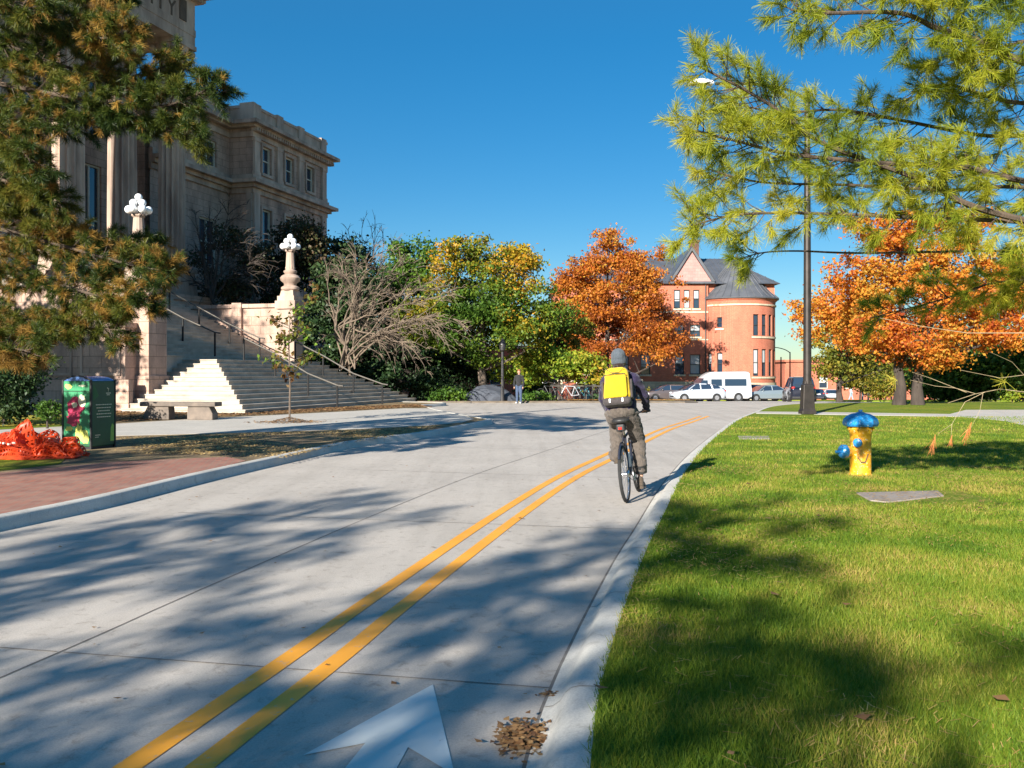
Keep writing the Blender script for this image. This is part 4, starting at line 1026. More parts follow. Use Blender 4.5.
# silver hatchback, nose to the left, turned a little
o, bd = car('hatchback', 'silver hatchback parked nose left in front of the white van', 'car', gpos(697.5, 73.5), R(8), 4.4, 1.74,
    [(0, .62), (.03, .74), (.12, .86), (.28, .98), (.7, 1.03), (.93, 1.08), (1, .80)], [(.16, .90), (.34, 1.36), (.48, 1.48), (.62, 1.47), (.80, 1.34), (.97, 1.05)], (.52, .56, .62), (.18, .80), pillars=((.27, .40), (.5, .5), (.73, .71), (.9, .85)))
trim_car(o, 4.4, 1.74, .70, .88, bd)
# white high-roof van behind it
vp = gpos(716.5, 77.5); o, bd = car('van', 'white high roof passenger van parked behind the silver hatchback', 'van', vp, R(10), 5.6, 2.0,
    [(0, .85), (.05, 1.0), (.16, 1.18), (.22, 1.22), (.94, 1.25), (1, 1.2)], [(.12, 1.13), (.25, 1.95), (.31, 2.28), (.40, 2.52), (.93, 2.55), (.985, 2.45), (1.0, 1.25)], (.82, .83, .85), (.16, .78), .35,
    plan=[(0, .80), (.06, .93), (.15, 1), (.97, 1), (1, .96)], van=True)
vL = 5.6
def side_glass(x0, x1, z0_, z1_, sl=0, par=None):
    for s in (-1, 1):
        y = 1.0 * .905; p = MB(); v = [(x0, s * y, z0_), (x1, s * y, z0_), (x1, s * (y - .035), z1_), (x0 + sl, s * (y - .035), z1_)]
        p.add([(a, b + s * .012, c) for a, b, c in v] + [(a, b - s * .03, c) for a, b, c in v], [(0, 1, 2, 3), (7, 6, 5, 4), (0, 1, 5, 4), (1, 2, 6, 5), (2, 3, 7, 6), (3, 0, 4, 7)]); p.build('window', mt_glassd, o)
side_glass(-1.95, -1.15, 1.28, 1.82, .35); side_glass(-.85, .12, 1.32, 1.90); side_glass(.38, 2.35, 1.32, 1.92)
p = MB().add([(-2.02, -.82, 1.24), (-2.02, .82, 1.24), (-1.42, .74, 1.95), (-1.42, -.74, 1.95), (-2.08, -.82, 1.25), (-2.08, .82, 1.25), (-1.47, .74, 1.98), (-1.47, -.74, 1.98)], [(3, 2, 1, 0), (4, 5, 6, 7), (0, 1, 5, 4), (1, 2, 6, 5), (2, 3, 7, 6), (3, 0, 4, 7)]); p.build('windscreen', mt_glassd, o)
trim_car(o, 5.6, 2.0, .85, 1.15, bd)
# dark small car between van and saloon
o, bd = car('compact_car', 'dark blue compact car half hidden behind the back of the white van', 'car', gpos(748, 81), R(14), 3.9, 1.7,
    [(0, .65), (.05, .8), (.2, .92), (.3, 1.0), (.9, 1.05), (1, .85)], [(.18, .95), (.36, 1.38), (.5, 1.5), (.75, 1.47), (.92, 1.3), (.985, 1.0)], (.015, .02, .05), (.18, .80), pillars=((.28, .42), (.55, .55), (.85, .8)))
trim_car(o, 3.9, 1.7, .72, .92, bd)
# grey saloon
o, bd = car('saloon_car', 'grey green saloon car parked right of the white van', 'car', gpos(766, 79), R(16), 4.7, 1.78,
    [(0, .62), (.05, .78), (.25, .93), (.75, 1.0), (.95, 1.0), (1, .85)], [(.22, .93), (.38, 1.33), (.50, 1.41), (.66, 1.38), (.84, 1.0)], (.22, .27, .30), (.18, .80), pillars=((.26, .39), (.53, .53), (.80, .70)))
trim_car(o, 4.7, 1.78, .70, .85, bd)
# dark suv seen from behind
o, bd = car('off_road_car', 'dark navy utility vehicle seen from behind beside the street lamp', 'car', gpos(799, 66), R(-100), 4.6, 1.9,
    [(0, .85), (.05, 1.0), (.25, 1.08), (.98, 1.12), (1, 1.0)], [(.20, 1.08), (.34, 1.62), (.42, 1.80), (.93, 1.80), (.985, 1.12)], (.005, .008, .022), (.18, .80), .37, pillars=((.27, .38), (.5, .5), (.72, .72), (.97, .94)))
trim_car(o, 4.6, 1.9, .85, 1.05, bd)
MB().box((2.34, 0, .98), (.03, .34, .34)).build('rear_badge', mt_plate, o)
# silver car further off
o, bd = car('parked_car', 'small pale silver car far away right of the street lamp', 'car', gpos(830.5, 122), R(-104), 4.4, 1.75,
    [(0, .62), (.05, .78), (.25, .93), (.9, 1.02), (1, .85)], [(.18, .93), (.36, 1.36), (.5, 1.46), (.75, 1.42), (.95, 1.02)], (.6, .64, .68), (.18, .80), pillars=((.27, .38), (.5, .5), (.9, .84)))
trim_car(o, 4.4, 1.75, .7, .9, bd)
o, bd = car('parked_car', 'dark car far away just right of the street lamp pole', 'car', gpos(817, 116), R(-104), 4.4, 1.75,
    [(0, .62), (.05, .78), (.25, .93), (.9, 1.02), (1, .85)], [(.18, .93), (.36, 1.36), (.5, 1.46), (.75, 1.42), (.95, 1.02)], (.02, .03, .06), (.18, .80), pillars=((.27, .38), (.5, .5), (.9, .84)))
trim_car(o, 4.4, 1.75, .7, .9, bd)
o, bd = car('parked_car', 'grey car nosed in at the left end of the vehicle row behind the cyclist', 'car', gpos(668, 76), R(8), 4.3, 1.75,
    [(0, .62), (.05, .78), (.25, .93), (.9, 1.02), (1, .85)], [(.18, .93), (.36, 1.3), (.5, 1.4), (.75, 1.36), (.95, 1.02)], (.12, .10, .10), (.18, .80), pillars=((.27, .38), (.5, .5), (.9, .84)))
trim_car(o, 4.3, 1.75, .7, .9, bd)
# ------------------------------------------------------------------ people
mt_skin = M('skin', (.55, .31, .21), (.48, .26, .18), 8, .55)
from mathutils import noise as mn
def remeshed(mb, name, mat, parent=None, vox=.011, sm=4, wr=0.0):
    o = mb.build(name, mat, parent); r = o.modifiers.new('Remesh', 'REMESH'); r.mode = 'VOXEL'; r.voxel_size = vox; r.use_smooth_shade = True
    s = o.modifiers.new('Smooth', 'SMOOTH'); s.iterations = sm; s.factor = .5
    dg = bpy.context.evaluated_depsgraph_get(); me = bpy.data.meshes.new_from_object(o.evaluated_get(dg)); o.modifiers.clear(); old = o.data; o.data = me; bpy.data.meshes.remove(old)
    if wr:
        cs = [v.co + v.normal * wr * (1 - 2.6 * abs(mn.noise(Vector((v.co.x * 7, v.co.y * 7, v.co.z * 17)) + Vector((0, 0, v.co.x * 14))))) for v in me.vertices]
        me.vertices.foreach_set('co', [c for q in cs for c in q]); me.update()
    me.polygons.foreach_set('use_smooth', [True] * len(me.polygons)); return o
def chain(mb, pts, rs, n=12):
    for i in range(len(pts) - 1): mb.capsule(pts[i], pts[i + 1], rs[i], rs[i + 1], n)
def V3(*a): return Vector(a)
def fabric(name, c1, c2, sc=14, wr=.5):
    m, nt, b, out = new_mat(name); co = coords(nt); n = noise(nt, co, sc, 5, .6, .8); r = ramp(nt, [(.35, c2), (.65, c1)], n.outputs[0]); nt.links.new(r.outputs[0], b.inputs['Base Color'])
    b.inputs['Roughness'].default_value = .9; b.inputs['Specular IOR Level'].default_value = .15; b.inputs['Sheen Weight'].default_value = .15
    n2 = noise(nt, coords(nt, 'Object', (1, 1, .5)), 22, 3, .6, 1.2); bump(nt, b, n2.outputs[0], wr, .02); return m
# ---- bicycle, rear wheel on the ground at the origin, riding towards +y
rp = on_ground(627, 502.5); HD = -R(16)
bk_ = thing('bicycle', 'dark city bicycle being ridden away along the right lane', 'bicycle', rp, HD); LEAN = -R(5.5); bk_.rotation_euler = (0, LEAN, HD)
mt_frame = M('bicycle frame', (.025, .03, .045), (.02, .02, .03), 8, .3, spec=.6)
mt_chrome = M('bright metal', (.65, .66, .68), (.5, .5, .52), 9, .25, metal=.9)
WB, WR = 1.06, .345
def wheel(y, name='wheel'):
    wv = thing(name, None, None); wv.parent = bk_
    c = V3(0, y, WR); ring = lambda r, n=48: [(0, y + r * math.cos(2 * math.pi * i / n), WR + r * math.sin(2 * math.pi * i / n)) for i in range(n)]
    MB().tube(ring(WR - .02), .021, 8, True).build('tyre', mt_tyre, wv, True); MB().tube(ring(WR - .045), .011, 6, True).build('rim', mt_chrome, wv, True)
    s = MB()
    for i in range(28):
        a = 2 * math.pi * i / 28; sx = .03 if i % 2 else -.03; b = a + (.35 if i % 4 < 2 else -.35)
        s.tube([(sx, y + .025 * math.cos(b), WR + .025 * math.sin(b)), (0, y + (WR - .05) * math.cos(a), WR + (WR - .05) * math.sin(a))], .0014, 4)
    s.build('spokes', mt_chrome, wv); MB().lathe([(.02, -.055), (.02, .055)], n=12).xf(Matrix.Translation(c) @ Matrix.Rotation(R(90), 4, 'Y')).build('hub', mt_chrome, wv, True, auto=30)
wheel(0); wheel(WB)
BBk = V3(0, .44, .29); ST = V3(0, .27, .80); HT = V3(0, .83, .86); HB_ = V3(0, .87, .72); FH = V3(0, WB, WR); RH = V3(0, 0, WR)
f = MB(); f.tube([BBk, ST], .017, 8); f.tube([ST + V3(0, 0, -.03), HT + V3(0, 0, -.03)], .016, 8); f.tube([BBk, HB_], .02, 8); f.tube([HT, HB_], .021, 8)
for s in (-1, 1):
    f.tube([BBk + V3(s * .03, 0, 0), RH + V3(s * .062, 0, 0)], .010, 6); f.tube([ST + V3(s * .015, 0, -.03), RH + V3(s * .062, 0, 0)], .009, 6)
f.build('frame', mt_frame, bk_, True)
f = MB()
for s in (-1, 1): f.tube([HB_ + V3(s * .045, .01, -.02), FH + V3(s * .055, 0, 0)], .012, 6)
f.tube([HB_ + V3(-.05, .01, -.01), HB_ + V3(.05, .01, -.01)], .016, 6); f.build('fork', mt_frame, bk_, True)
f = MB(); f.tube([ST, V3(0, .23, .95)], .0135, 8); f.build('seat_post', mt_chrome, bk_)
f = MB(); f.ball((0, .10, .985), (.112, .10, .046), 18, 10); f.capsule((0, .13, .99), (0, .38, .985), .06, .022, 12); remeshed(f, 'saddle', mt_black, bk_, .008)
f = MB(); f.box((0, .09, .90), (.11, .14, .09)); f.build('saddle_bag', mt_black, bk_, bevel=.02)
f = MB(); f.tube([HT, V3(0, .80, 1.02)], .014, 8); f.build('stem', mt_frame, bk_)
f = MB(); pts = [V3(-.27, .76, 1.06), V3(-.16, .80, 1.05), V3(-.05, .82, 1.03), V3(.05, .82, 1.03), V3(.16, .80, 1.05), V3(.27, .76, 1.06)]; f.tube(pts, .012, 8); hb = f.build('handlebar', mt_frame, bk_)
for s in (-1, 1): MB().tube([V3(s * .17, .797, 1.05), V3(s * .285, .755, 1.06)], .018, 8).build('grip', mt_black, hb); MB().tube([V3(s * .16, .82, 1.045), V3(s * .24, .82, 1.03)], .006, 5).build('brake_lever', mt_chrome, hb)
f = MB(); f.lathe([(.085, -.003), (.085, .003)], n=30).xf(Matrix.Translation(BBk + V3(.05, 0, 0)) @ Matrix.Rotation(R(90), 4, 'Y')); f.build('chainring', mt_chrome, bk_)
f = MB(); f.lathe([(.045, -.012), (.045, .012), (.03, .02)], n=20).xf(Matrix.Translation(RH + V3(.045, 0, 0)) @ Matrix.Rotation(R(90), 4, 'Y')); f.build('sprocket', mt_chrome, bk_)
f = MB(); f.tube([V3(.05, 0, WR + .045), V3(.05, .44, .29 + .085)], .004, 4); f.tube([V3(.05, 0, WR - .045), V3(.05, .44, .29 - .085)], .004, 4); f.build('chain', mt_black, bk_)
PR, PL = BBk + V3(.12, -.02, -.165), BBk + V3(-.12, .02, .165)
for P_, s in ((PR, 1), (PL, -1)):
    c = MB().tube([BBk + V3(s * .07, 0, 0), P_ + V3(-s * .03, 0, 0)], .011, 6); c.build('crank', mt_chrome, bk_); MB().box(P_ + V3(s * .02, 0, 0), (.09, .08, .022)).build('pedal', mt_black, bk_)
MB().box((0, .012, .895), (.04, .012, .03)).build('rear_reflector', flat('reflector', (.6, .03, .02), .2), bk_)
MB().tube([(0, .02 + .36 * math.cos(a), WR + .375 * math.sin(a)) for a in [R(60 + i * 8) for i in range(12)]], .014, 6).build('mudguard', mt_frame, bk_)
MB().lathe([(.036, 0), (.036, .16), (.02, .19)], n=12).xf(Matrix.Translation(V3(0, .42, .40)) @ Matrix.Rotation(R(18), 4, 'X')).build('water_bottle', mt_lamp, bk_, True, auto=30)

# ---- rider
rd = remesh_src = None
hipc = V3(0, .20, 1.06)
def rider_body():
    b = MB()
    # torso, neck and head
    b.ball((0, .23, 1.10), (.13, .09, .08), 16, 10); chain(b, [V3(0, .23, 1.10), V3(0, .26, 1.25), V3(0, .34, 1.44)], [.125, .12, .11])
    chain(b, [V3(-.15, .35, 1.49), V3(.15, .35, 1.49)], [.065, .065]); chain(b, [V3(0, .36, 1.48), V3(0, .39, 1.62)], [.06, .052])
    b.ball((0, .41, 1.715), (.075, .095, .115), 18, 12); b.ball((0, .485, 1.66), (.045, .04, .045), 10, 8)
    b.ball((0, .508, 1.70), (.014, .02, .025), 8, 6)                      # nose
    for s in (-1, 1): b.ball((s * .078, .405, 1.70), (.012, .022, .034), 8, 6)
    b.ball((0, .498, 1.665), (.024, .010, .010), 8, 6)
    # arms
    chain(b, [V3(-.17, .35, 1.48), V3(-.25, .50, 1.26), V3(-.245, .72, 1.10)], [.05, .04, .028]); chain(b, [V3(.17, .35, 1.48), V3(.255, .50, 1.26), V3(.245, .72, 1.10)], [.05, .04, .028])
    for s in (-1, 1):
        b.capsule((s * .245, .725, 1.09), (s * .235, .765, 1.075), .03, .026)
        for k in range(4):
            x = s * (.185 + k * .024); L = [.9, 1, 1, .85][k]; o_ = V3(x, .775, 1.082); b.capsule(o_, o_ + V3(0, .03 * L, -.008), .0095, .009, 8); b.capsule(o_ + V3(0, .03 * L, -.008), o_ + V3(0, .03 * L, -.034), .009, .008, 8)
        b.capsule((s * .215, .745, 1.07), (s * .175, .76, 1.045), .012, .009, 8)
    # legs
    chain(b, [V3(.10, .26, 1.07), V3(.125, .56, .72), V3(.13, .43, .27)], [.075, .055, .036]); chain(b, [V3(-.10, .26, 1.07), V3(-.13, .64, .93), V3(-.125, .46, .54)], [.085, .055, .036])
    b.capsule((.13, .37, .175), (.13, .52, .15), .034, .03); b.capsule((-.13, .41, .50), (-.13, .56, .475), .034, .03)
    return b
pr = remeshed(rider_body(), 'person', mt_skin, None, .007, 3); pr.location = rp; pr.rotation_euler = (0, LEAN, HD)
tag(pr, 'cyclist seen from behind in grey beanie, dark jacket and taupe trousers', 'person')
j = MB(); j.ball((0, .20, 1.12), (.19, .145, .10), 18, 10); chain(j, [V3(-.05, .21, 1.13), V3(-.05, .27, 1.30), V3(-.07, .345, 1.46)], [.145, .142, .11]); chain(j, [V3(.05, .21, 1.13), V3(.05, .27, 1.30), V3(.07, .345, 1.46)], [.145, .142, .11])
chain(j, [V3(-.16, .35, 1.475), V3(.16, .35, 1.475)], [.082, .082]); j.capsule((0, .37, 1.50), (0, .385, 1.56), .08, .066)
for s in (-1, 1): chain(j, [V3(s * .175, .35, 1.47), V3(s * .262, .50, 1.265), V3(s * .248, .71, 1.105)], [.074, .055, .042])
remeshed(j, 'jacket', fabric('navy jacket', (.035, .028, .065), (.02, .016, .04)), pr, .009, 3, .009)
t = MB(); t.ball((0, .19, 1.10), (.19, .14, .105), 18, 10); t.capsule((-.08, .22, 1.07), (.08, .22, 1.07), .10, .10)
chain(t, [V3(.10, .25, 1.06), V3(.125, .56, .72), V3(.135, .44, .36)], [.108, .088, .076]); chain(t, [V3(-.10, .25, 1.06), V3(-.145, .64, .93), V3(-.145, .47, .60)], [.115, .088, .082]); t.capsule((-.145, .47, .60), (-.15, .44, .55), .082, .095)
remeshed(t, 'trousers', fabric('taupe trousers', (.12, .10, .085), (.075, .062, .053), 14, 1.0), pr, .009, 3, .011)
t = MB().tube([V3(.135 + .076 * math.cos(a), .47 + .076 * math.sin(a), .385 + .03 * math.sin(a)) for a in [i * math.pi / 8 for i in range(16)]], .012, 6, True); t.build('ankle_strap', flat('pale strap', (.5, .45, .36)), pr, True)
h = MB().tube([V3(.135, .455, .30), V3(.135, .44, .40)], [.078, .086], 14); h.build('ankle_cuff', mt_black, pr, True)
h = MB(); h.ball((0, .405, 1.78), (.094, .112, .10), 20, 12); h.lathe([(.092, -.07), (.097, -.04), (.095, .0)], (0, .402, 1.75), 20); h.ball((0, .40, 1.84), (.035, .035, .025), 10, 6)
remeshed(h, 'beanie', fabric('grey beanie', (.09, .105, .125), (.06, .075, .09), 40, .8), pr, .008, 3)
mt_hair = fabric('dark hair', (.03, .02, .015), (.02, .012, .01))
h = MB(); h.ball((0, .365, 1.655), (.074, .07, .06), 14, 8); h.build('hair', mt_hair, pr, True)
sh = fabric('shoe leather', (.10, .075, .055), (.05, .04, .03), 30, .2)
for (x, y, z) in ((.13, .40, .172), (-.13, .44, .50)):
    s_ = MB(); s_.capsule((x, y - .06, z - .005), (x, y + .13, z - .018), .043, .038); s_.capsule((x, y - .04, z + .03), (x, y - .03, z + .055), .045, .045); s_.box((x, y + .03, z - .045), (.09, .27, .022)); remeshed(s_, 'shoe', sh, pr, .008, 2)
# ---- backpack
bpk = thing('backpack', 'bright yellow backpack with grey base worn by the cyclist', 'backpack', rp, HD); bpk.rotation_euler = (0, LEAN, HD)
mt_yel = fabric('yellow nylon', (.74, .49, .02), (.62, .39, .015), 7, .35); mt_grey = fabric('dark grey nylon', (.07, .06, .06), (.045, .04, .04), 20, .3)
Mt = Matrix.Translation((0, .085, 1.405)) @ Matrix.Rotation(R(-16), 4, 'X') @ Matrix.Scale(.91, 4)
def rbox(mb, c, d, taper=1.0):
    mb.box(c, d, 0, taper); return mb
def packpart(name, c, d, mat, tp=1.0, bev=.05, parent=bpk, sub=True):
    p = MB().box(c, d, 0, tp).xf(Mt); o = p.build(name, mat, parent, True, bevel=bev, seg=4, auto=60); return o
packpart('main_compartment', (0, 0, .025), (.385, .20, .47), mt_yel, .80, .085)
packpart('front_pocket', (0, -.108, -.03), (.31, .07, .31), mt_yel, .93, .032)
packpart('base', (0, -.012, -.225), (.37, .215, .10), mt_grey, 1.04, .04)
packpart('side_panel', (.195, .02, -.05), (.03, .12, .26), mt_grey, .95, .012); packpart('side_panel', (-.195, .02, -.05), (.03, .12, .26), mt_grey, .95, .012)
MB().tube([Mt @ V3(-.14, -.118, .132), Mt @ V3(.0, -.128, .14), Mt @ V3(.14, -.118, .132)], .007, 6).build('zip', mt_black, bpk)
MB().tube([Mt @ V3(-.13, -.100, .23), Mt @ V3(-.05, -.108, .165), Mt @ V3(.05, -.108, .165), Mt @ V3(.13, -.100, .23)], .004, 6).build('cord', mt_grey, bpk)
MB().tube([Mt @ V3(-.135, -.13, .09), Mt @ V3(-.135, -.135, 0)], .005, 5).build('zip_pull', mt_black, bpk)
for s in (-1, 1): MB().box((s * .085, -.125, -.225), (.02, .012, .05)).xf(Mt).build('reflective_tab', flat('reflective tab', (.75, .75, .7), .3), bpk)
MB().tube([Mt @ V3(-.03, -.02, .245), Mt @ V3(-.02, -.03, .285), Mt @ V3(.02, -.03, .285), Mt @ V3(.03, -.02, .245)], .008, 6).build('grab_handle', mt_grey, bpk)
for s in (-1, 1): MB().tube([Mt @ V3(s * .10, .06, .22), V3(s * .13, .36, 1.565), V3(s * .15, .46, 1.45), V3(s * .17, .40, 1.25), Mt @ V3(s * .15, .08, -.18)], .018, 6).build('shoulder_strap', mt_grey, bpk, True)

def standing(name, label, loc, rz, h, top, legs, headc, hat=None, stride=0.0, arms=0.15):
    k = h / 1.75
    b = MB(); b.ball((0, 0, .95), (.15, .11, .12)); chain(b, [V3(0, 0, .95), V3(0, .0, 1.2), V3(0, 0, 1.38)], [.12, .115, .11]); chain(b, [V3(-.15, 0, 1.4), V3(.15, 0, 1.4)], [.06, .06]); chain(b, [V3(0, 0, 1.42), V3(0, .0, 1.54)], [.055, .05])
    b.ball((0, -.005, 1.635), (.075, .09, .115), 16, 10); b.ball((0, -.095, 1.62), (.013, .018, .025), 8, 6)
    for s in (-1, 1):
        b.ball((s * .077, 0, 1.62), (.012, .02, .03), 6, 5); sw = stride * s
        chain(b, [V3(s * .17, 0, 1.38), V3(s * (.2 + arms * .3), sw * .3, 1.12), V3(s * (.2 + arms * .2), sw * .5 - .08, .88)], [.045, .036, .026]); b.capsule((s * (.2 + arms * .2), sw * .5 - .09, .86), (s * (.2 + arms * .2), sw * .5 - .1, .80), .028, .03)
        for q in range(4): b.capsule((s * (.2 + arms * .2), sw * .5 - .13 + q * .02, .80), (s * (.2 + arms * .2), sw * .5 - .13 + q * .02, .735), .009, .008, 6)
        chain(b, [V3(s * .085, 0, .92), V3(s * .095, -sw * .3 - .02, .5), V3(s * .1, -sw * .7, .08)], [.085, .055, .038]); b.capsule((s * .1, -sw * .7 + .04, .04), (s * .11, -sw * .7 - .14, .035), .035, .03)
    for o_ in (b,): o_.xf(Matrix.Scale(k, 4))
    o = remeshed(b, name, mt_skin, None, .01, 2); o.location = loc; o.rotation_euler = (0, 0, rz); tag(o, label, 'person')
    j = MB(); j.ball((0, 0, .98), (.175, .13, .1)); chain(j, [V3(0, 0, .98), V3(0, 0, 1.22), V3(0, 0, 1.38)], [.15, .15, .13]); chain(j, [V3(-.15, 0, 1.385), V3(.15, 0, 1.385)], [.078, .078])
    for s in (-1, 1): sw = stride * s; chain(j, [V3(s * .17, 0, 1.38), V3(s * (.2 + arms * .3), sw * .3, 1.12), V3(s * (.2 + arms * .2), sw * .5 - .08, .88)], [.07, .056, .045])
    remeshed(j.xf(Matrix.Scale(k, 4)), 'jacket', top, o, .014, 3)
    t = MB(); t.ball((0, 0, .92), (.165, .125, .1))
    for s in (-1, 1): sw = stride * s; chain(t, [V3(s * .085, 0, .9), V3(s * .095, -sw * .3 - .02, .5), V3(s * .1, -sw * .7, .12)], [.105, .078, .062])
    remeshed(t.xf(Matrix.Scale(k, 4)), 'trousers', legs, o, .014, 3)
    hh_ = MB().ball((0, .012, 1.675), (.085, .10, .095), 14, 8).xf(Matrix.Scale(k, 4)).build('hair', headc, o, True)
    for s in (-1, 1): s_ = MB().capsule((s * .1, -stride * s * .7 + .05, .045), (s * .11, -stride * s * .7 - .16, .04), .048, .042).xf(Matrix.Scale(k, 4)).build('shoe', flat('pale shoe', (.6, .6, .58)), o, True)
    return o
standing('person', 'pedestrian in black jacket and jeans standing by the far kerb near the oak', (at_depth(519, 400, 47.3).x, 47.3, 0), R(-15), 1.78, fabric('black jacket', (.03, .03, .035), (.02, .02, .02)), fabric('blue jeans', (.07, .10, .17), (.045, .065, .11)), fabric('auburn hair', (.30, .10, .05), (.2, .07, .03)))
g0 = gpos(851, 104)
standing('person', 'distant walker in pale blue clothes far off between the lamp and the orange tree', g0, R(60), 1.7, fabric('pale blue top', (.45, .55, .65), (.35, .45, .55)), fabric('light jeans', (.3, .4, .5), (.2, .3, .4)), mt_hair, stride=.3)

for o_ in (bk_, pr, bpk): o_.scale = (1.02, 1.02, 1.025)
# ------------------------------------------------------------------ cycles in the rack, covered mound, bits and pieces beyond the crossing
mt_cyc = [paint('teal cycle paint', (.05, .25, .30)), paint('red cycle paint', (.35, .04, .03)), paint('white cycle paint', (.55, .55, .58)), paint('black cycle paint', (.03, .03, .03))]
def parked_bike(x, y, rz, col, label):
    o = thing('parked_bicycle', label, 'bicycle', (x, y, ground_z(y) + .1), rz, 'bicycles in the rack beyond the crossing'); r = .34
    for yy in (0, 1.05):
        wv = thing('wheel', None, None); wv.parent = o
        MB().tube([(0, yy + r * math.cos(a), .35 + r * math.sin(a)) for a in [2 * math.pi * i / 24 for i in range(24)]], .022, 6, True).build('tyre', mt_tyre, wv)
    f = MB(); B, S, Hh_, A, Cc = (0, .42, .29), (0, .25, .82), (0, .8, .86), (0, 0, .35), (0, 1.05, .35)
    for p_, q_ in ((B, S), (S, Hh_), (B, Hh_), (A, B), (A, S), (Hh_, Cc)): f.tube([p_, q_], .022, 6)
    f.build('frame', col, o); MB().box((0, .22, .92), (.12, .24, .06)).build('saddle', mt_black, o, bevel=.02); MB().tube([(-.27, .74, 1.04), (0, .8, .98), (.27, .74, 1.04)], .018, 6).build('handlebar', mt_chrome, o)
for i, (px, lab) in enumerate([(556, 'leftmost bicycle of the rack, dark framed'), (568, 'second bicycle of the rack, dull red'), (579, 'third bicycle of the rack, white framed'), (590, 'teal bicycle at the right end of the rack'), (598, 'dark bicycle leaning just past the rack')]):
    y = 51.5 + (i % 2) * .6; parked_bike((px - CX) * y / F, y, R(55 + 20 * (i % 3)), mt_cyc[[3, 1, 2, 0, 3][i]], lab)
rk_ = MB(); y = 52; x0 = (550 - CX) * y / F; zg = ground_z(y)
rk_.tube([(x0, y, zg + .1), (x0, y, zg + .95), (x0 + 3.2, y, zg + .95), (x0 + 3.2, y, zg + .1)], .04, 8)
for k in range(8): rk_.tube([(x0 + .3 + k * .36, y, zg + .95), (x0 + .3 + k * .36, y, zg + .2)], .025, 6)
tag(rk_.build('bicycle_rack', mt_steel), 'metal bicycle rack beyond the crossing behind the parked cycles', 'rack')
def rock(name, loc, r, mat, label, cat, seed=1):
    bm = bmesh.new(); bmesh.ops.create_icosphere(bm, subdivisions=3, radius=1); rg = random.Random(seed); ph = [rg.uniform(0, 6) for _ in range(6)]
    for v in bm.verts:
        c = v.co; q = 1 + .13 * math.sin(c.x * 3 + ph[0]) * math.cos(c.y * 4 + ph[1]) + .08 * math.sin(c.z * 5 + c.x * 4 + ph[2]); v.co = Vector((c.x * r[0] * q, c.y * r[1] * q, max(c.z, -.25) * r[2] * q))
    me = bpy.data.meshes.new(name); bm.to_mesh(me); bm.free(); me.materials.append(mat); o = bpy.data.objects.new(name, me); COL.objects.link(o); o.location = loc
    return tag(o, label, cat)
rock('boulder', (at_depth(490, 400, 50.5).x, 50.5, .05), (1.5, .9, .85), M('slate blue rock', (.075, .085, .105), (.05, .055, .07), 2, .9, .5, 12), 'large grey blue boulder beside the standing pedestrian', 'boulder')
# low brick piers and wall glimpsed under the trees
y = 70; x0, x1 = (560 - CX) * y / F, (640 - CX) * y / F; g0 = ground_z(y)
gw = thing('garden_wall', 'low red brick wall with pale piers under the orange tree', 'wall', ((x0 + x1) / 2, y, g0)); L = x1 - x0
MB().span(-L / 2, L / 2, 0, .3, 0, 1.55).build('wall', mt_red, gw); MB().span(-L / 2, L / 2, -.05, .35, 1.55, 1.68).build('coping', mt_buff, gw)
for k in range(4): MB().span(-L / 2 + k * L / 3 - .2, -L / 2 + k * L / 3 + .2, -.12, -.01, 0, 1.75).build('pier', mt_buff, gw)
# white posts and rails beyond the right tree
y = 96; g0 = ground_z(y); x0 = (862 - CX) * y / F
wf = thing('white_fence', 'white post fence far off beside the orange tree trunk', 'fence', (x0, y, g0))
for k in range(6): MB().span(k * .62, k * .62 + .14, 0, .14, 0, 1.5).build('post', mt_blind, wf)
MB().span(0, 3.2, .02, .1, 1.25, 1.38).build('rail', mt_blind, wf); MB().span(0, 3.2, .02, .1, .55, .66).build('rail', mt_blind, wf)
# ------------------------------------------------------------------ trees
mt_bark = M('grey brown bark', (.17, .13, .10), (.09, .07, .055), 5, .95, .8, 25, streak=True, bdist=.03)
mt_barkdark = M('dark bark', (.07, .055, .045), (.04, .03, .025), 5, .95, .8, 25, streak=True, bdist=.03)
mt_barkpale = M('pale twig bark', (.20, .15, .105), (.10, .075, .058), 5, .9, .4, 25)
mt_barkpine = M('pine bark', (.12, .085, .06), (.06, .045, .035), 6, .95, .8, 30, streak=True, bdist=.02)
L_oak = leaf_mat('oak leaves', [(.035, .085, .012), (.075, .145, .016), (.17, .20, .018), (.42, .26, .02)], .3, .5, .25, .45)
L_gold = leaf_mat('golden oak leaves', [(.16, .18, .02), (.36, .28, .02), (.55, .30, .025), (.48, .20, .03)], .4, .5, .4, .5)
L_orange = leaf_mat('orange leaves tree', [(.17, .045, .015), (.38, .105, .02), (.54, .19, .025), (.50, .26, .035)], .35, .5, .22, .5)
L_orange2 = leaf_mat('bright orange leaves', [(.34, .07, .025), (.58, .15, .025), (.70, .26, .03), (.60, .34, .05), (.35, .26, .04)], .45, .5, .35, .6)
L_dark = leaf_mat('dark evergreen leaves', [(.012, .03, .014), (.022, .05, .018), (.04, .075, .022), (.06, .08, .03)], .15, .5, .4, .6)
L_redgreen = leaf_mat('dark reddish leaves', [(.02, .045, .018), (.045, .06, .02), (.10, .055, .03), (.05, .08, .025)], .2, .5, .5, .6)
L_yg = leaf_mat('yellow green leaves', [(.10, .20, .02), (.22, .32, .03), (.36, .36, .035), (.50, .30, .03)], .4, .5, .4, .6)
L_olive = leaf_mat('olive leaves', [(.07, .10, .015), (.15, .16, .02), (.30, .24, .03), (.42, .26, .03)], .35, .5, .4, .6)
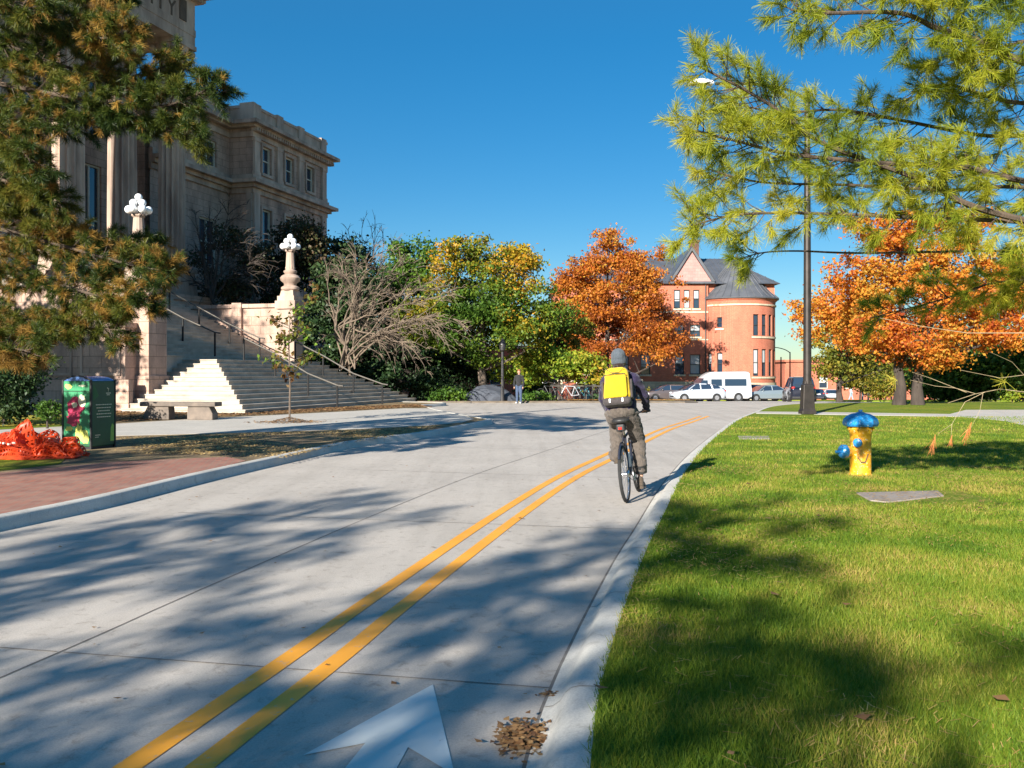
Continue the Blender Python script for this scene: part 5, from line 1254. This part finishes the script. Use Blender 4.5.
L_green = leaf_mat('green shrub leaves', [(.03, .075, .012), (.06, .13, .016), (.11, .18, .02)], .25, .5, .6, .6)
L_young = leaf_mat('young tree leaves', [(.10, .04, .015), (.16, .09, .025), (.10, .16, .02), (.20, .34, .03)], .35, .5, 1.0, .5)

def px_ell(px, py, rx, ry, Y, dz=.8):
    c = at_depth(px, py, Y); k = Y / F; return (np.array(c), np.array([rx * k, rx * k * dz, ry * k]))
def leafy_tree(name, label, base, ells, clumps, per, leaf, lmat, bmat, tr, seed=1, clump_r=.6, group=None, cat='tree', shell=.45, forks=1, limbs=26, flat_=.0, crown_name='crown', lmat2=None, pred=None):
    rg = np.random.default_rng(seed); rr_ = random.Random(seed); base = Vector(base)
    o = thing(name, label, cat, base, 0, group)
    vol = np.array([e[1].prod() for e in ells]); pr_ = vol / vol.sum(); C = []
    for i in rg.choice(len(ells), clumps, p=pr_):
        d = rg.normal(size=3); d /= np.linalg.norm(d); r = rg.uniform(shell, 1.0) ** .6 * rg.uniform(.82, 1.1); C.append(ells[i][0] + ells[i][1] * d * r)
    C = np.array(C) - np.array(base); C = C[C[:, 2] > .25]
    sc = rg.uniform(.4, 1.45, len(C)); P = []
    for c, s in zip(C, sc):
        n = int(per * s); q = rg.normal(size=(n, 3)) * np.array([1, 1, .62]) * clump_r * s * .62
        P.append(c + q)
    P = np.concatenate(P); V = leaf_quads(rg, P, leaf, flat_)
    if lmat2:
        m2 = np.repeat(np.array([pred(p + np.array(base)) for p in P]) > rg.random(len(P)), 4); np_mesh(crown_name, V[m2], 4, lmat2, o); V = V[~m2]
    cr = np_mesh(crown_name, V, 4, lmat, o)
    mb = MB(); cz = np.mean(C[:, 2]); ctr = Vector(C.mean(0)); top = C[:, 2].max(); low = C[:, 2].min()
    trunks = []
    for k in range(forks):
        off_ = Vector(((k - (forks - 1) / 2) * tr * 3.4, rr_.uniform(-.2, .2), 0)); a = off_; h = min(top * .82, cz * 1.35)
        lean = Vector((ctr.x * .6 + (k - (forks - 1) / 2) * .9, ctr.y * .6, 0)); pts = []; rs = []
        for i in range(9):
            t = i / 8; pts.append(a + lean * t ** 1.6 + Vector((rr_.uniform(-1, 1), rr_.uniform(-1, 1), 0)) * tr * .35 * (i > 0) + Vector((0, 0, h * t))); rs.append(tr * (1.25 if i == 0 else 1) * (1 - .82 * t))
        mb.tube(pts, rs, 10); trunks.append((pts, rs))
    idx = rg.permutation(len(C))[:limbs]
    for i in idx:
        e = Vector(C[i]); pts, rs = trunks[rr_.randrange(forks)]
        hz = max(low * .75, min(e.z - (e - ctr).length * .35, pts[-1].z * .95)); j = min(range(len(pts)), key=lambda q: abs(pts[q].z - hz)); s = pts[j]
        m_ = s.lerp(e, .5) + Vector((rr_.uniform(-.3, .3), rr_.uniform(-.3, .3), -.12 * (e - s).length * rr_.uniform(-1, 1)))
        bz = bezier(s, m_, e, 7); r0 = max(rs[j] * .45, .03); mb.tube(bz, [r0 * (1 - .85 * t / 6) for t in range(7)], 6)
        for q in range(3):
            s2 = bz[rr_.randrange(2, 6)]; c2 = Vector(C[rr_.randrange(len(C))])
            dd = (c2 - s2); 
            if dd.length > 3: dd = dd.normalized() * rr_.uniform(1, 2.6)
            mb.tube([s2, s2 + dd * .5 + Vector((0, 0, .1)), s2 + dd], [r0 * .3, r0 * .2, .008], 5)
    mb.build('trunk', bmat, o, True)
    return o
GZ = ground_z
def gp_(px, Y): return Vector(((px - CX) * Y / F, Y, GZ(Y)))
# oak turning yellow
leafy_tree('oak_tree', 'large green oak turning yellow beyond the crossing behind the standing pedestrian', gp_(483, 53), [px_ell(492, 280, 52, 42, 53), px_ell(455, 262, 30, 26, 52), px_ell(535, 320, 40, 36, 53), px_ell(430, 318, 36, 36, 53), px_ell(480, 330, 62, 34, 52), px_ell(515, 262, 25, 22, 53), px_ell(470, 245, 24, 18, 53), px_ell(452, 290, 32, 34, 53)], 300, 150, .18, L_oak, mt_bark, .30, 3, .55, shell=.3, lmat2=L_gold, pred=lambda p: float(np.clip(.5 * (np.sin(p[0] * 1.3 + 1) + np.sin(p[2] * 1.7 + p[1])) * .55 + (p[2] - 5.0) * .17 + (p[0] + 1.5) * .07 - .14, 0, .85)))
leafy_tree('dark_tree', 'dark green conifer like tree rising left of the yellowing oak', gp_(412, 60), [px_ell(415, 262, 26, 26, 60), px_ell(405, 300, 34, 40, 60)], 110, 120, .22, L_green, mt_barkdark, .22, 5, .6)
# orange tree behind the cyclist
leafy_tree('orange_tree', 'tall deep orange tree standing left of the brick building', gp_(607, 79), [px_ell(612, 285, 52, 46, 79), px_ell(640, 264, 30, 28, 79), px_ell(583, 285, 28, 34, 79), px_ell(648, 320, 34, 30, 79), px_ell(600, 335, 48, 36, 79), px_ell(575, 345, 28, 34, 79), px_ell(620, 246, 24, 20, 79), px_ell(655, 345, 26, 20, 78), px_ell(605, 240, 14, 12, 79), px_ell(666, 305, 22, 34, 79), px_ell(672, 345, 18, 18, 78), px_ell(562, 322, 22, 38, 79)], 330, 160, .215, L_orange, mt_barkdark, .34, 8, .66, shell=.3, lmat2=L_orange2, pred=lambda p: float(np.clip(.35 * np.sin(p[0] * 1.1) * np.sin(p[2] * 1.3 + 1) + (p[2] - 7) * .05 + .1, 0, .7)))
leafy_tree('small_tree', 'small yellow green tree over the parked bicycles', gp_(560, 54), [px_ell(560, 362, 38, 17, 54), px_ell(520, 366, 26, 18, 54), px_ell(590, 372, 24, 14, 54)], 110, 90, .20, L_yg, mt_barkdark, .12, 11, .45)
leafy_tree('small_tree', 'small orange and yellow tree low between oak and bicycles', gp_(548, 57), [px_ell(545, 335, 34, 22, 57), px_ell(575, 330, 22, 18, 57)], 60, 90, .2, L_olive, mt_barkdark, .12, 12, .45)
# bright maple on the right with two stems
leafy_tree('maple_tree', 'bright orange double stemmed maple on the lawn right of the street lamp', Vector(((907 - CX) * 42 / F, 42, .1)), [px_ell(905, 300, 70, 36, 42, .7), px_ell(900, 255, 46, 30, 42), px_ell(955, 262, 40, 30, 42), px_ell(850, 305, 38, 28, 42), px_ell(870, 335, 46, 22, 41), px_ell(925, 345, 50, 22, 41), px_ell(985, 330, 50, 24, 42), px_ell(1000, 280, 45, 30, 42), px_ell(835, 320, 24, 24, 42), px_ell(960, 225, 34, 12, 42), px_ell(895, 228, 50, 14, 42), px_ell(850, 270, 30, 18, 42), px_ell(1040, 300, 40, 40, 42), px_ell(812, 312, 24, 32, 42)], 500, 110, .15, L_orange2, mt_barkdark, .26, 14, .44, shell=.3, forks=2, limbs=46)
leafy_tree('young_maple', 'yellow olive tree with slim trunk between the lamp and the orange maple', gp_(841, 58), [px_ell(842, 345, 30, 36, 58), px_ell(868, 360, 24, 22, 60), px_ell(825, 365, 14, 14, 58)], 110, 70, .21, L_olive, mt_barkdark, .20, 15, .5)
for i, (px, Y, rx, ry, py, lab, mt_) in enumerate([(965, 52, 48, 22, 378, 'dark green bushy hedge plant behind the orange maple', L_green), (1020, 50, 40, 30, 372, 'dark evergreen bush at the right edge behind the paved path', L_green), (880, 88, 40, 18, 378, 'olive shrubs far behind the stems of the maple', L_olive), (945, 80, 50, 40, 350, 'tall dark green tree behind the orange maple', L_green), (1020, 78, 60, 60, 330, 'tall dark green tree at the far right behind the maple', L_green), (860, 120, 30, 22, 365, 'faint green tree in the distance behind the slim yellow tree', L_green)]):
    leafy_tree('shrub' if ry < 35 else 'background_tree', lab, gp_(px, Y), [px_ell(px, py, rx, ry, Y)], 120, 90, .24, mt_, mt_barkdark, .12, 30 + i, .55, cat='shrub' if ry < 35 else 'tree')
leafy_tree('yellow_shrub', 'small yellow leaved shrub by the path at the right edge', gp_(1012, 45.5), [px_ell(1012, 398, 7, 6, 45.5)], 14, 60, .12, L_yg, mt_barkdark, .04, 44, .25, cat='shrub')
# dark planting by the hall
def hall_tree(nm, a, b, ells, n, lab, mt_, seed, per=110, leaf=.24, cr=.6, shell=.3, tr=.14):
    P0 = P_ab(a, b, 0); Y = P0.y
    return leafy_tree(nm, lab, P0, [px_ell(*e, Y) for e in ells], n, per, leaf, mt_, mt_barkdark, tr, seed, cr, cat='tree', shell=shell)
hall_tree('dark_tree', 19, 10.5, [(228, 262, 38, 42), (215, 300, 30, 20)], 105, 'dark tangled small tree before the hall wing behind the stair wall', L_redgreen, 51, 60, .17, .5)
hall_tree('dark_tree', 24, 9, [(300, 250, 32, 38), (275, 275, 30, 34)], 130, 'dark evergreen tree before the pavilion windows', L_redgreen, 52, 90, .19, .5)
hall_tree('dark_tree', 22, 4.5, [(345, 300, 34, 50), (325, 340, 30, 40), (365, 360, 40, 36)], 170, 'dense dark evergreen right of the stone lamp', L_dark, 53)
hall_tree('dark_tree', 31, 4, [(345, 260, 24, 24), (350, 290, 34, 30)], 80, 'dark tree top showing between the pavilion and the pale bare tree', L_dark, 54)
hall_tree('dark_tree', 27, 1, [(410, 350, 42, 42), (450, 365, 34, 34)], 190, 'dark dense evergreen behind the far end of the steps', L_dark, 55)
hall_tree('shrub', 21, .5, [(382, 378, 30, 20), (430, 385, 30, 15)], 90, 'low dark shrub at the far corner of the wide steps', L_dark, 56, leaf=.18, cr=.4, tr=.05)
# planting along the far kerb
for i, (px, py, rx, ry, Y, lab, mt_) in enumerate([(450, 398, 18, 5, 50, 'low green flowering plants beside the trunk of the oak', L_green), (540, 399, 22, 5, 50.5, 'low green ground shrub left of the bicycles', L_green), (610, 399, 18, 4, 50.5, 'low dark shrub under the orange tree', L_dark), (470, 378, 24, 22, 58, 'dark shrub behind the oak trunk', L_dark), (652, 396, 12, 5, 84, 'pale spiky shrub in front of the brick building', L_olive), (535, 385, 22, 12, 62, 'green shrub behind the yellow green tree', L_green)]):
    leafy_tree('shrub', lab, gp_(px, Y), [px_ell(px, py, rx, ry, Y)], 40, 70, .16, mt_, mt_barkdark, .04, 70 + i, .35, cat='shrub')
leafy_tree('round_shrub', 'small clipped round shrub beside the green litter bin', (at_depth(49, 415, 24).x, 24, .12), [px_ell(49, 410, 9.5, 8.5, 24, 1)], 60, 60, .06, L_green, mt_barkdark, .03, 80, .10, cat='shrub', shell=.7)
leafy_tree('dark_shrub', 'dark evergreen shrub at the left edge below the pine', (at_depth(5, 415, 25).x, 25, .12), [px_ell(5, 372, 34, 42, 25), px_ell(-40, 360, 40, 50, 25), px_ell(14, 400, 30, 16, 25)], 170, 110, .10, L_dark, mt_barkdark, .06, 81, .3, cat='shrub')

# pale leafless tree
def bare_tree(name, label, base, start, ends, mat, seed, r0=.09, twigs=9, sub=5, tl=1.6, group=None, droop=.3, wob=.0):
    rr_ = random.Random(seed); o = thing(name, label, 'tree', base); base = Vector(base); S = Vector(start) - base; mb = MB()
    mb.tube([Vector((0, 0, 0)), S * .5 + Vector((.08, 0, 0)), S], [r0 * 1.6, r0 * 1.3, r0 * 1.1], 8); cm = MB()
    for e in ends:
        E = Vector(e) - base; L = (E - S).length; S2 = S + Vector((rr_.uniform(-wob, wob), rr_.uniform(-wob, wob), rr_.uniform(-wob * 2.2, wob * 1.6))); m_ = S2.lerp(E, rr_.uniform(.35, .6)) + Vector((rr_.uniform(-wob, wob) * 1.2, rr_.uniform(-.5, .5), L * droop * rr_.uniform(.1, 1.1))); bz = bezier(S2, m_, E, 12); bz = [q + Vector((rr_.gauss(0, .05), rr_.gauss(0, .05), rr_.gauss(0, .05))) * (0 < i_ < 11) for i_, q in enumerate(bz)]; bz[0:0] = [S] if wob else []; bz = bz[:12] if not wob else bz[:12] + [E]; bz = bz[:12]
        cm.tube(bz, [r0 * (1 - .88 * t / 11) for t in range(12)], 6)
        for k in range(twigs):
            i = rr_.randrange(3, 12); s = bz[i]; t = (bz[min(i + 1, 11)] - bz[i - 1]).normalized(); d = (t + Vector((rr_.gauss(0, .5), rr_.gauss(0, .5), rr_.gauss(0, .45) - .05))).normalized(); ln = tl * rr_.uniform(.5, 1.2)
            b2 = bezier(s, s + d * ln * .5 + Vector((0, 0, .12)), s + d * ln + Vector((0, 0, -.25 * ln)), 6); cm.tube(b2, [.026 * (1 - .13 * q) for q in range(6)], 4)
            for q in range(sub):
                s3 = b2[rr_.randrange(1, 6)]; d3 = (d + Vector((rr_.gauss(0, .6), rr_.gauss(0, .6), rr_.gauss(0, .5)))).normalized(); l3 = tl * rr_.uniform(.2, .5)
                cm.tube([s3, s3 + d3 * l3 * .5 + Vector((0, 0, .04)), s3 + d3 * l3 + Vector((0, 0, -.1 * l3))], [.015, .012, .007], 3)
    mb.build('trunk', mat, o, True); cm.build('crown', mat, o, True); return o
Yb = 46; rz_ = random.Random(77); ends_ = []
for k in range(26):
    t = k / 25; a_ = R(118) - t * R(178) + rz_.gauss(0, .12); q_ = rz_.uniform(.62, 1.08); rx_, ry_ = (118 if math.cos(a_) > 0 else 46), (60 if math.sin(a_) > 0 else 62)
    ends_.append(at_depth(347 + rx_ * q_ * math.cos(a_), 303 - ry_ * q_ * math.sin(a_), Yb + rz_.uniform(-2.2, 2.2)))
bare_tree('bare_tree', 'pale leafless tree with arching drooping branches beside the steps', (at_depth(352, 400, Yb).x, Yb, .1), at_depth(345, 345, Yb), ends_, mt_barkpale, 9, .05, 11, 6, 1.2, wob=.6)
bare_tree('bare_tree', 'thin leafless tree top against the sky left of the oak', gp_(365, 62), at_depth(365, 330, 62), [at_depth(px, py, 62) for px, py in ((350, 240), (362, 228), (375, 235), (390, 250), (340, 262), (385, 238))], mt_bark, 19, .09, 10, 6, 1.8)
Yd = P_ab(17.5, 9.5).y
bare_tree('bare_tree', 'dark bare branched tree in front of the hall wing', P_ab(17.5, 9.5), at_depth(212, 300, Yd), [at_depth(px, py, Yd) for px, py in ((196, 222), (210, 205), (228, 215), (240, 240), (200, 250), (250, 262), (190, 275))], mt_barkdark, 29, .10, 10, 7, 1.6)

# young staked tree in the verge
yb = on_ground(289.5, 422, .13); Yy = yb.y
yt = thing('young_tree', 'slim newly planted tree with few reddish and green leaves in the verge', 'tree', yb); rr_ = random.Random(3)
mb = MB(); tp = at_depth(290, 315, Yy) - yb; mb.tube([Vector((0, 0, 0)), Vector((.02, 0, 1.2)), Vector((-.02, 0, 2.2)), tp], [.032, .028, .02, .01], 6); tips = []
for k in range(20):
    z = rr_.uniform(1.2, 3.2); a = rr_.uniform(0, 6.28); L = rr_.uniform(.4, .95) * (1 - (z - 1.2) * .12); e = Vector((math.cos(a) * L, math.sin(a) * L, z + L * .45)); mb.tube([Vector((0, 0, z)), e * .5 + Vector((0, 0, z * .5 - .02)), e], [.012, .009, .005], 4); tips += [Vector((0, 0, z)).lerp(e, t) for t in (.5, .75, 1)]
tips += [Vector((.7 + rr_.gauss(0, .12), rr_.gauss(0, .1), 3.65 + rr_.gauss(0, .2))) for _ in range(7)]; mb.tube([Vector((0, 0, 2.9)), Vector((.4, 0, 3.4)), Vector((.7, 0, 3.9))], [.012, .009, .004], 4)
mb.build('trunk', mt_bark, yt, True)
rg = np.random.default_rng(4); P = np.concatenate([np.array(t) + rg.normal(size=(7, 3)) * .10 for t in tips]); np_mesh('crown', leaf_quads(rg, P, .15), 4, L_young, yt)
# mulch ring at its foot
q = rng.normal(0, .45, (900, 2)); litter('mulch', np.c_[q[:, 0] + yb.x, q[:, 1] * .8 + yb.y, .13 + np.maximum(0, .14 - .12 * np.hypot(q[:, 0], q[:, 1]) / .5)], .07, mt_brownleaf, 'small heap of brown mulch round the foot of the slim young tree', .02)

# ------------------------------------------------------------------ pines
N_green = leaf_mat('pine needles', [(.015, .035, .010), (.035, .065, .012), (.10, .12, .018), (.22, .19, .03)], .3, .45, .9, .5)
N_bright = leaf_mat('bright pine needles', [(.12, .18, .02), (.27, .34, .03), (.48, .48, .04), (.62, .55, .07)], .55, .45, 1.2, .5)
N_brown = leaf_mat('dead pine needles', [(.12, .07, .018), (.30, .17, .035), (.52, .33, .07)], .35, .6, 1.2, .5)
N_tip = leaf_mat('rust needles', [(.55, .16, .05), (.7, .30, .10)], .3, .6, 1.2, .5)
N_yel = leaf_mat('yellow needles', [(.55, .5, .05), (.7, .62, .1)], .5, .6, 1.2, .5)
def tuft(rg, tips, dirs, n, L, wd, spread=.9):
    """brush of needles round each twig end"""
    m = len(tips); T = np.repeat(tips, n, 0); D = np.repeat(dirs, n, 0); q = rg.normal(size=(m * n, 3)) * spread + D; q /= np.linalg.norm(q, axis=1)[:, None]
    back = D * rg.uniform(-.75, .1, m * n)[:, None] * L; l = L * rg.uniform(.65, 1.15, m * n)[:, None]; s = np.cross(q, rg.normal(size=(m * n, 3))); s /= np.linalg.norm(s, axis=1)[:, None]
    B = T + back; E = B + q * l + np.array([0, 0, -.12]) * l
    return np.stack([B - s * wd * .5, B + s * wd * .5, E + s * wd * .25, E - s * wd * .25], 1).reshape(-1, 3)
def pine_boughs(rg, rr_, boughs, mb, twig_step, twig_len, tufts_per, tip_r=.012, up=.15):
    """boughs: list of (points, base radius). returns tuft tips and their directions"""
    T, D = [], []
    for pts, r0, t_start in boughs:
        pts = [Vector(p) for p in pts]; path = []
        for i in range(len(pts) - 1):
            p0, p1, p2, p3 = pts[max(i - 1, 0)], pts[i], pts[i + 1], pts[min(i + 2, len(pts) - 1)]
            for k in range(8): t = k / 8; path.append(.5 * ((2 * p1) + (p2 - p0) * t + (2 * p0 - 5 * p1 + 4 * p2 - p3) * t * t + (3 * p1 - p0 - 3 * p2 + p3) * t ** 3))
        path.append(pts[-1]); n = len(path); mb.tube(path, [r0 * (1 - .85 * i / (n - 1)) + .003 for i in range(n)], 7)
        L = sum((path[i + 1] - path[i]).length for i in range(n - 1)); k = max(3, int(L * (1 - t_start) / twig_step))
        for j in range(k):
            f = t_start + (1 - t_start) * (j + rr_.random()) / k; i = min(int(f * (n - 1)), n - 2); s = path[i]; d = (path[i + 1] - path[i]).normalized()
            side = d.cross(Vector((0, 0, 1))); side.normalize(); a = rr_.uniform(0, 6.28); lat = side * math.cos(a) + Vector((0, 0, 1)) * math.sin(a) * .8
            dv = (d * rr_.uniform(.4, 1.1) + lat + Vector((0, 0, up))).normalized(); ln = twig_len * rr_.uniform(.45, 1.15) * (1.1 - .5 * f)
            e = s + dv * ln; m_ = s.lerp(e, .5) + Vector((0, 0, -.06 * ln)); mb.tube([s, m_, e], [tip_r * .7, tip_r * .5, tip_r * .3], 4)
            for q in range(tufts_per):
                g_ = (q + 1) / tufts_per; c = s.lerp(e, .3 + .7 * g_) if q else e; 
                if q:
                    d2 = (dv + Vector((rr_.gauss(0, .6), rr_.gauss(0, .6), rr_.gauss(0, .5)))).normalized(); c2 = c + d2 * twig_len * .28; mb.tube([c, c2], [tip_r * .35, tip_r * .2], 3); T.append(c2); D.append(d2)
                else: T.append(c); D.append(dv)
    return np.array([tuple(t) for t in T]), np.array([tuple(d) for d in D])
# left pine
rg = np.random.default_rng(91); rr_ = random.Random(91)
base = Vector((-11.2, 14.8, .12)); pn = thing('pine_tree', 'old pine with dark and browned needles hanging over the left side', 'tree', base)
tr = MB(); tr.tube([Vector((0, 0, -.05)), Vector((.1, 0, 3)), Vector((0, .1, 7)), Vector((.1, 0, 12))], [.34, .27, .2, .08], 12)
def lb(pts, Y, r=.05, t0=.12, anchor=None):
    ys = np.linspace(14.6, Y, len(pts)); P = [at_depth(px, py, y) - base for (px, py), y in zip(pts, ys)]
    P.insert(0, Vector((.05, 0, max(.8, P[0].z - .4)))); return (P, r, t0)
bl = [lb([(-150, 95), (-40, 80), (60, 95), (150, 108), (216, 86)], 13.2, .06), lb([(-150, 150), (-40, 125), (50, 120), (125, 120), (198, 140)], 13.6, .06), lb([(-150, -20), (-20, 0), (50, 22), (95, 38), (122, 34)], 13.0, .05),
      lb([(-150, 40), (-20, 40), (50, 62), (120, 78), (178, 62)], 14.2, .05), lb([(-150, 210), (-30, 180), (20, 185), (60, 200)], 13.5, .05), lb([(-150, 250), (-40, 225), (40, 240), (120, 262), (168, 272)], 13.4, .05),
      lb([(-150, 300), (-40, 270), (40, 280), (100, 296), (150, 300)], 13.0, .05), lb([(-150, 340), (-40, 310), (20, 320), (70, 325), (118, 330)], 13.2, .045), lb([(-150, 350), (-40, 330), (0, 345), (30, 352)], 12.6, .04),
      lb([(-150, 120), (-60, 100), (0, 130), (30, 160)], 12.6, .04), lb([(-150, -80), (-20, -40), (60, -20), (120, -12)], 13.4, .05), lb([(-150, 200), (-60, 160), (20, 215), (70, 238), (150, 250)], 14.2, .045), lb([(-150, -40), (-60, -30), (0, -5), (30, 10)], 12.6, .045)]
T1, D1 = pine_boughs(rg, rr_, bl, tr, .034, .52, 4, .012)
k = (T1[:, 0] < 20); px = CX + F * (T1[:, 0] + base.x) / (T1[:, 1] + base.y); py = HZ - F * (T1[:, 2] + base.z - EYE) / (T1[:, 1] + base.y)
brown = rg.random(len(T1)) < np.clip(.07 + .5 * np.exp(-((px - 120) ** 2 / 2600 + (py - 30) ** 2 / 1800)) + .22 * (py > 215) + .3 * np.exp(-((px - 25) ** 2 / 1200 + (py - 130) ** 2 / 1500)), 0, .8)
tr.build('trunk', mt_barkpine, pn, True)
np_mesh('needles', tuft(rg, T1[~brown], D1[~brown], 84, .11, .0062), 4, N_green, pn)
np_mesh('dead_needles', tuft(rg, T1[brown], D1[brown], 64, .11, .0062, .75), 4, N_brown, pn)
# right pine
rg = np.random.default_rng(17); rr_ = random.Random(17)
base = Vector((8.2, 8.6, .12)); pr_t = thing('pine_tree', 'sunlit pine reaching in from the right with long bright needles', 'tree', base)
tr = MB(); tr.tube([Vector((0, 0, -.05)), Vector((.05, 0, 3)), Vector((-.05, .1, 7)), Vector((0, 0, 12))], [.30, .25, .19, .07], 12)
def rb(pts, Y0, Y1, r=.04, t0=.2):
    ys = np.linspace(Y0, Y1, len(pts)); P = [at_depth(px, py, y) - base for (px, py), y in zip(pts, ys)]; P.insert(0, Vector((-.02, -.1, max(.8, P[0].z - .3)))); return (P, r, t0)
bl = [rb([(1180, 205), (1024, 181), (962, 167), (884, 163), (790, 154), (737, 141), (689, 129)], 8.3, 7.2, .032, .05), rb([(1180, 250), (1024, 220), (962, 202), (932, 184), (880, 165), (820, 142), (779, 111), (745, 90), (698, 66)], 8.2, 7.3, .034, .05),
      rb([(1180, 235), (1024, 222), (921, 218), (835, 214), (745, 214), (690, 226)], 8.4, 7.6, .026, .05), rb([(1180, 110), (1024, 62), (977, 41), (936, 28), (899, 13), (827, 13), (792, 10)], 8.0, 7.0, .04, .05),
      rb([(1180, 60), (1060, 0), (980, -15), (900, -20)], 8.4, 7.4, .035, .05), rb([(1180, 150), (1060, 110), (1000, 100), (950, 85), (912, 92)], 8.4, 8.0, .03, .05),
      rb([(1180, 180), (1060, 140), (980, 135), (900, 120), (840, 110), (780, 112), (735, 104)], 8.8, 8.4, .025, .05), rb([(1180, 240), (1040, 190), (950, 190), (850, 185), (760, 182), (705, 168)], 8.9, 8.6, .025, .05),
      rb([(1180, 260), (1060, 252), (980, 251), (860, 253), (800, 251), (768, 252), (748, 256)], 8.8, 9.2, .016, .88), rb([(1180, 320), (1060, 285), (1000, 282), (940, 300), (870, 318)], 9.6, 10.2, .016, .35), rb([(1180, 250), (1080, 240), (1030, 262), (1000, 290)], 9.6, 9.9, .016, .5),
      rb([(1180, 30), (1080, 30), (1010, 45), (960, 62)], 8.2, 7.6, .03, .05), rb([(1180, 40), (1040, -30), (950, -40), (880, -10)], 7.8, 7.2, .03, .05)]
T1, D1 = pine_boughs(rg, rr_, bl, tr, .070, .42, 4, .008, .1)
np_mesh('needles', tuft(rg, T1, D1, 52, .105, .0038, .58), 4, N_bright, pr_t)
# bare low twigs with rusty tips
def twig(pts, Y0, Y1, r): 
    ys = np.linspace(Y0, Y1, len(pts)); tw_.tube([at_depth(a, b, y) - base for (a, b), y in zip(pts, ys)], [r * .55 * (1 - .65 * i / (len(pts) - 1)) for i in range(len(pts))], 6)
tw_ = MB()
twig([(1175, 352), (1080, 340), (1024, 333), (967, 333), (920, 326), (880, 318)], 8.0, 7.2, .010)
twig([(1175, 372), (1080, 374), (1024, 375), (1000, 378), (960, 370)], 8.0, 7.2, .008); twig([(1175, 400), (1060, 393), (1024, 392), (1000, 389), (975, 394), (948, 403)], 7.6, 6.8, .009)
twig([(975, 393.6), (955, 388), (935, 386), (910, 380)], 7.0, 6.8, .005); twig([(985, 392), (965, 402), (952, 424), (938, 434)], 6.9, 6.7, .004); twig([(952, 424), (951, 436)], 6.75, 6.75, .003); twig([(983, 393), (980, 410), (971, 428)], 6.9, 6.7, .003); twig([(968, 393), (930, 378), (912, 372)], 7.0, 7.0, .004); twig([(1024, 375), (1012, 362), (990, 352)], 7.4, 7.2, .004)
tr.build('trunk', mt_barkpine, pr_t, True); tw_.build('bare_twig', M('peeled twig', (.50, .38, .22), (.36, .27, .16), 8, .8), pr_t, True)
def at_t(px, py, y): return np.array([tuple(at_depth(px, py, y) - base)])
V = np.concatenate([tuft(rg, at_t(x, y, 6.7), np.array([[-.25, 0, -1.0]]), 26, .075 * s, .0035, .22) for x, y, s in ((933, 443, 1.2), (951, 440, .7), (966, 436, 1), (970, 428, .8))])
np_mesh('rusty_needles', V, 4, N_tip, pr_t)
V = np.concatenate([tuft(rg, at_t(x, y, 7), np.array([[-.6, 0, .1]]), 30, .10, .003, .6) for x, y in ((1001, 381), (892, 379))]); np_mesh('yellow_needles', V, 4, N_yel, pr_t)

# pines behind the photographer that throw the dappled shade
def whole_pine(loc, h, rad, seed, label, z0_=2.2, whorls=9, twstep=.30, nn_=12):
    rg = np.random.default_rng(seed); rr_ = random.Random(seed); o = thing('pine_tree', label, 'tree', loc); mb = MB(); mb.tube([Vector((0, 0, -.1)), Vector((0, 0, h * .3)), Vector((.05, 0, h * .5)), Vector((0, 0, h))], [.25, .18, .07, .02], 10); bl = []
    for k in range(whorls):
        z = z0_ + (h - z0_) * (k + .3) / whorls; rk__ = rad * (1 - .75 * (k / whorls) ** 1.3)
        for j in range(5):
            a = rr_.uniform(0, 6.28); L = rk__ * rr_.uniform(.6, 1.1); bl.append(([Vector((0, 0, z)), Vector((math.cos(a) * L * .5, math.sin(a) * L * .5, z + .15)), Vector((math.cos(a) * L, math.sin(a) * L, z + rr_.uniform(-.2, .5)))], .05, .25))
    T1, D1 = pine_boughs(rg, rr_, bl, mb, twstep, .7, 3, .016); mb.build('trunk', mt_barkpine, o, True)
    np_mesh('needles', tuft(rg, T1, D1, nn_, .24, .022), 4, N_green, o); return o
whole_pine(Vector((-7.0, -8.2, 0.12)), 7.8, 3.5, 201, 'pine standing behind the viewpoint, shading the near road', 3.0, 12, .21)
whole_pine(Vector((-11.2, -6.5, .12)), 7.4, 3.7, 202, 'second pine behind the viewpoint, shading the left lane', 3.4, 11, .24)
whole_pine(Vector((-2.6, -9.8, .12)), 7.6, 3.4, 203, 'third pine behind the viewpoint, shading the near lawn', 2.6, 9, .30)
whole_pine(Vector((-13.9, 2.4, .12)), 6.6, 2.2, 204, 'pine beyond the left edge, shading the brick paving', 2.8, 10, .26)
leafy_tree('background_tree', 'broad leafy tree beyond the left edge that shades the hall steps', Vector((-26.5, 23, .12)), [(np.array([-26.3, 23, 6.8]), np.array([4.6, 4.6, 4.0])), (np.array([-28.2, 23, 14.1]), np.array([2.7, 2.4, 2.3]))], 230, 90, .30, L_oak, mt_bark, .35, 95, .8)  # unseen; upper crown mass added to shade the stairs' right cheek wall
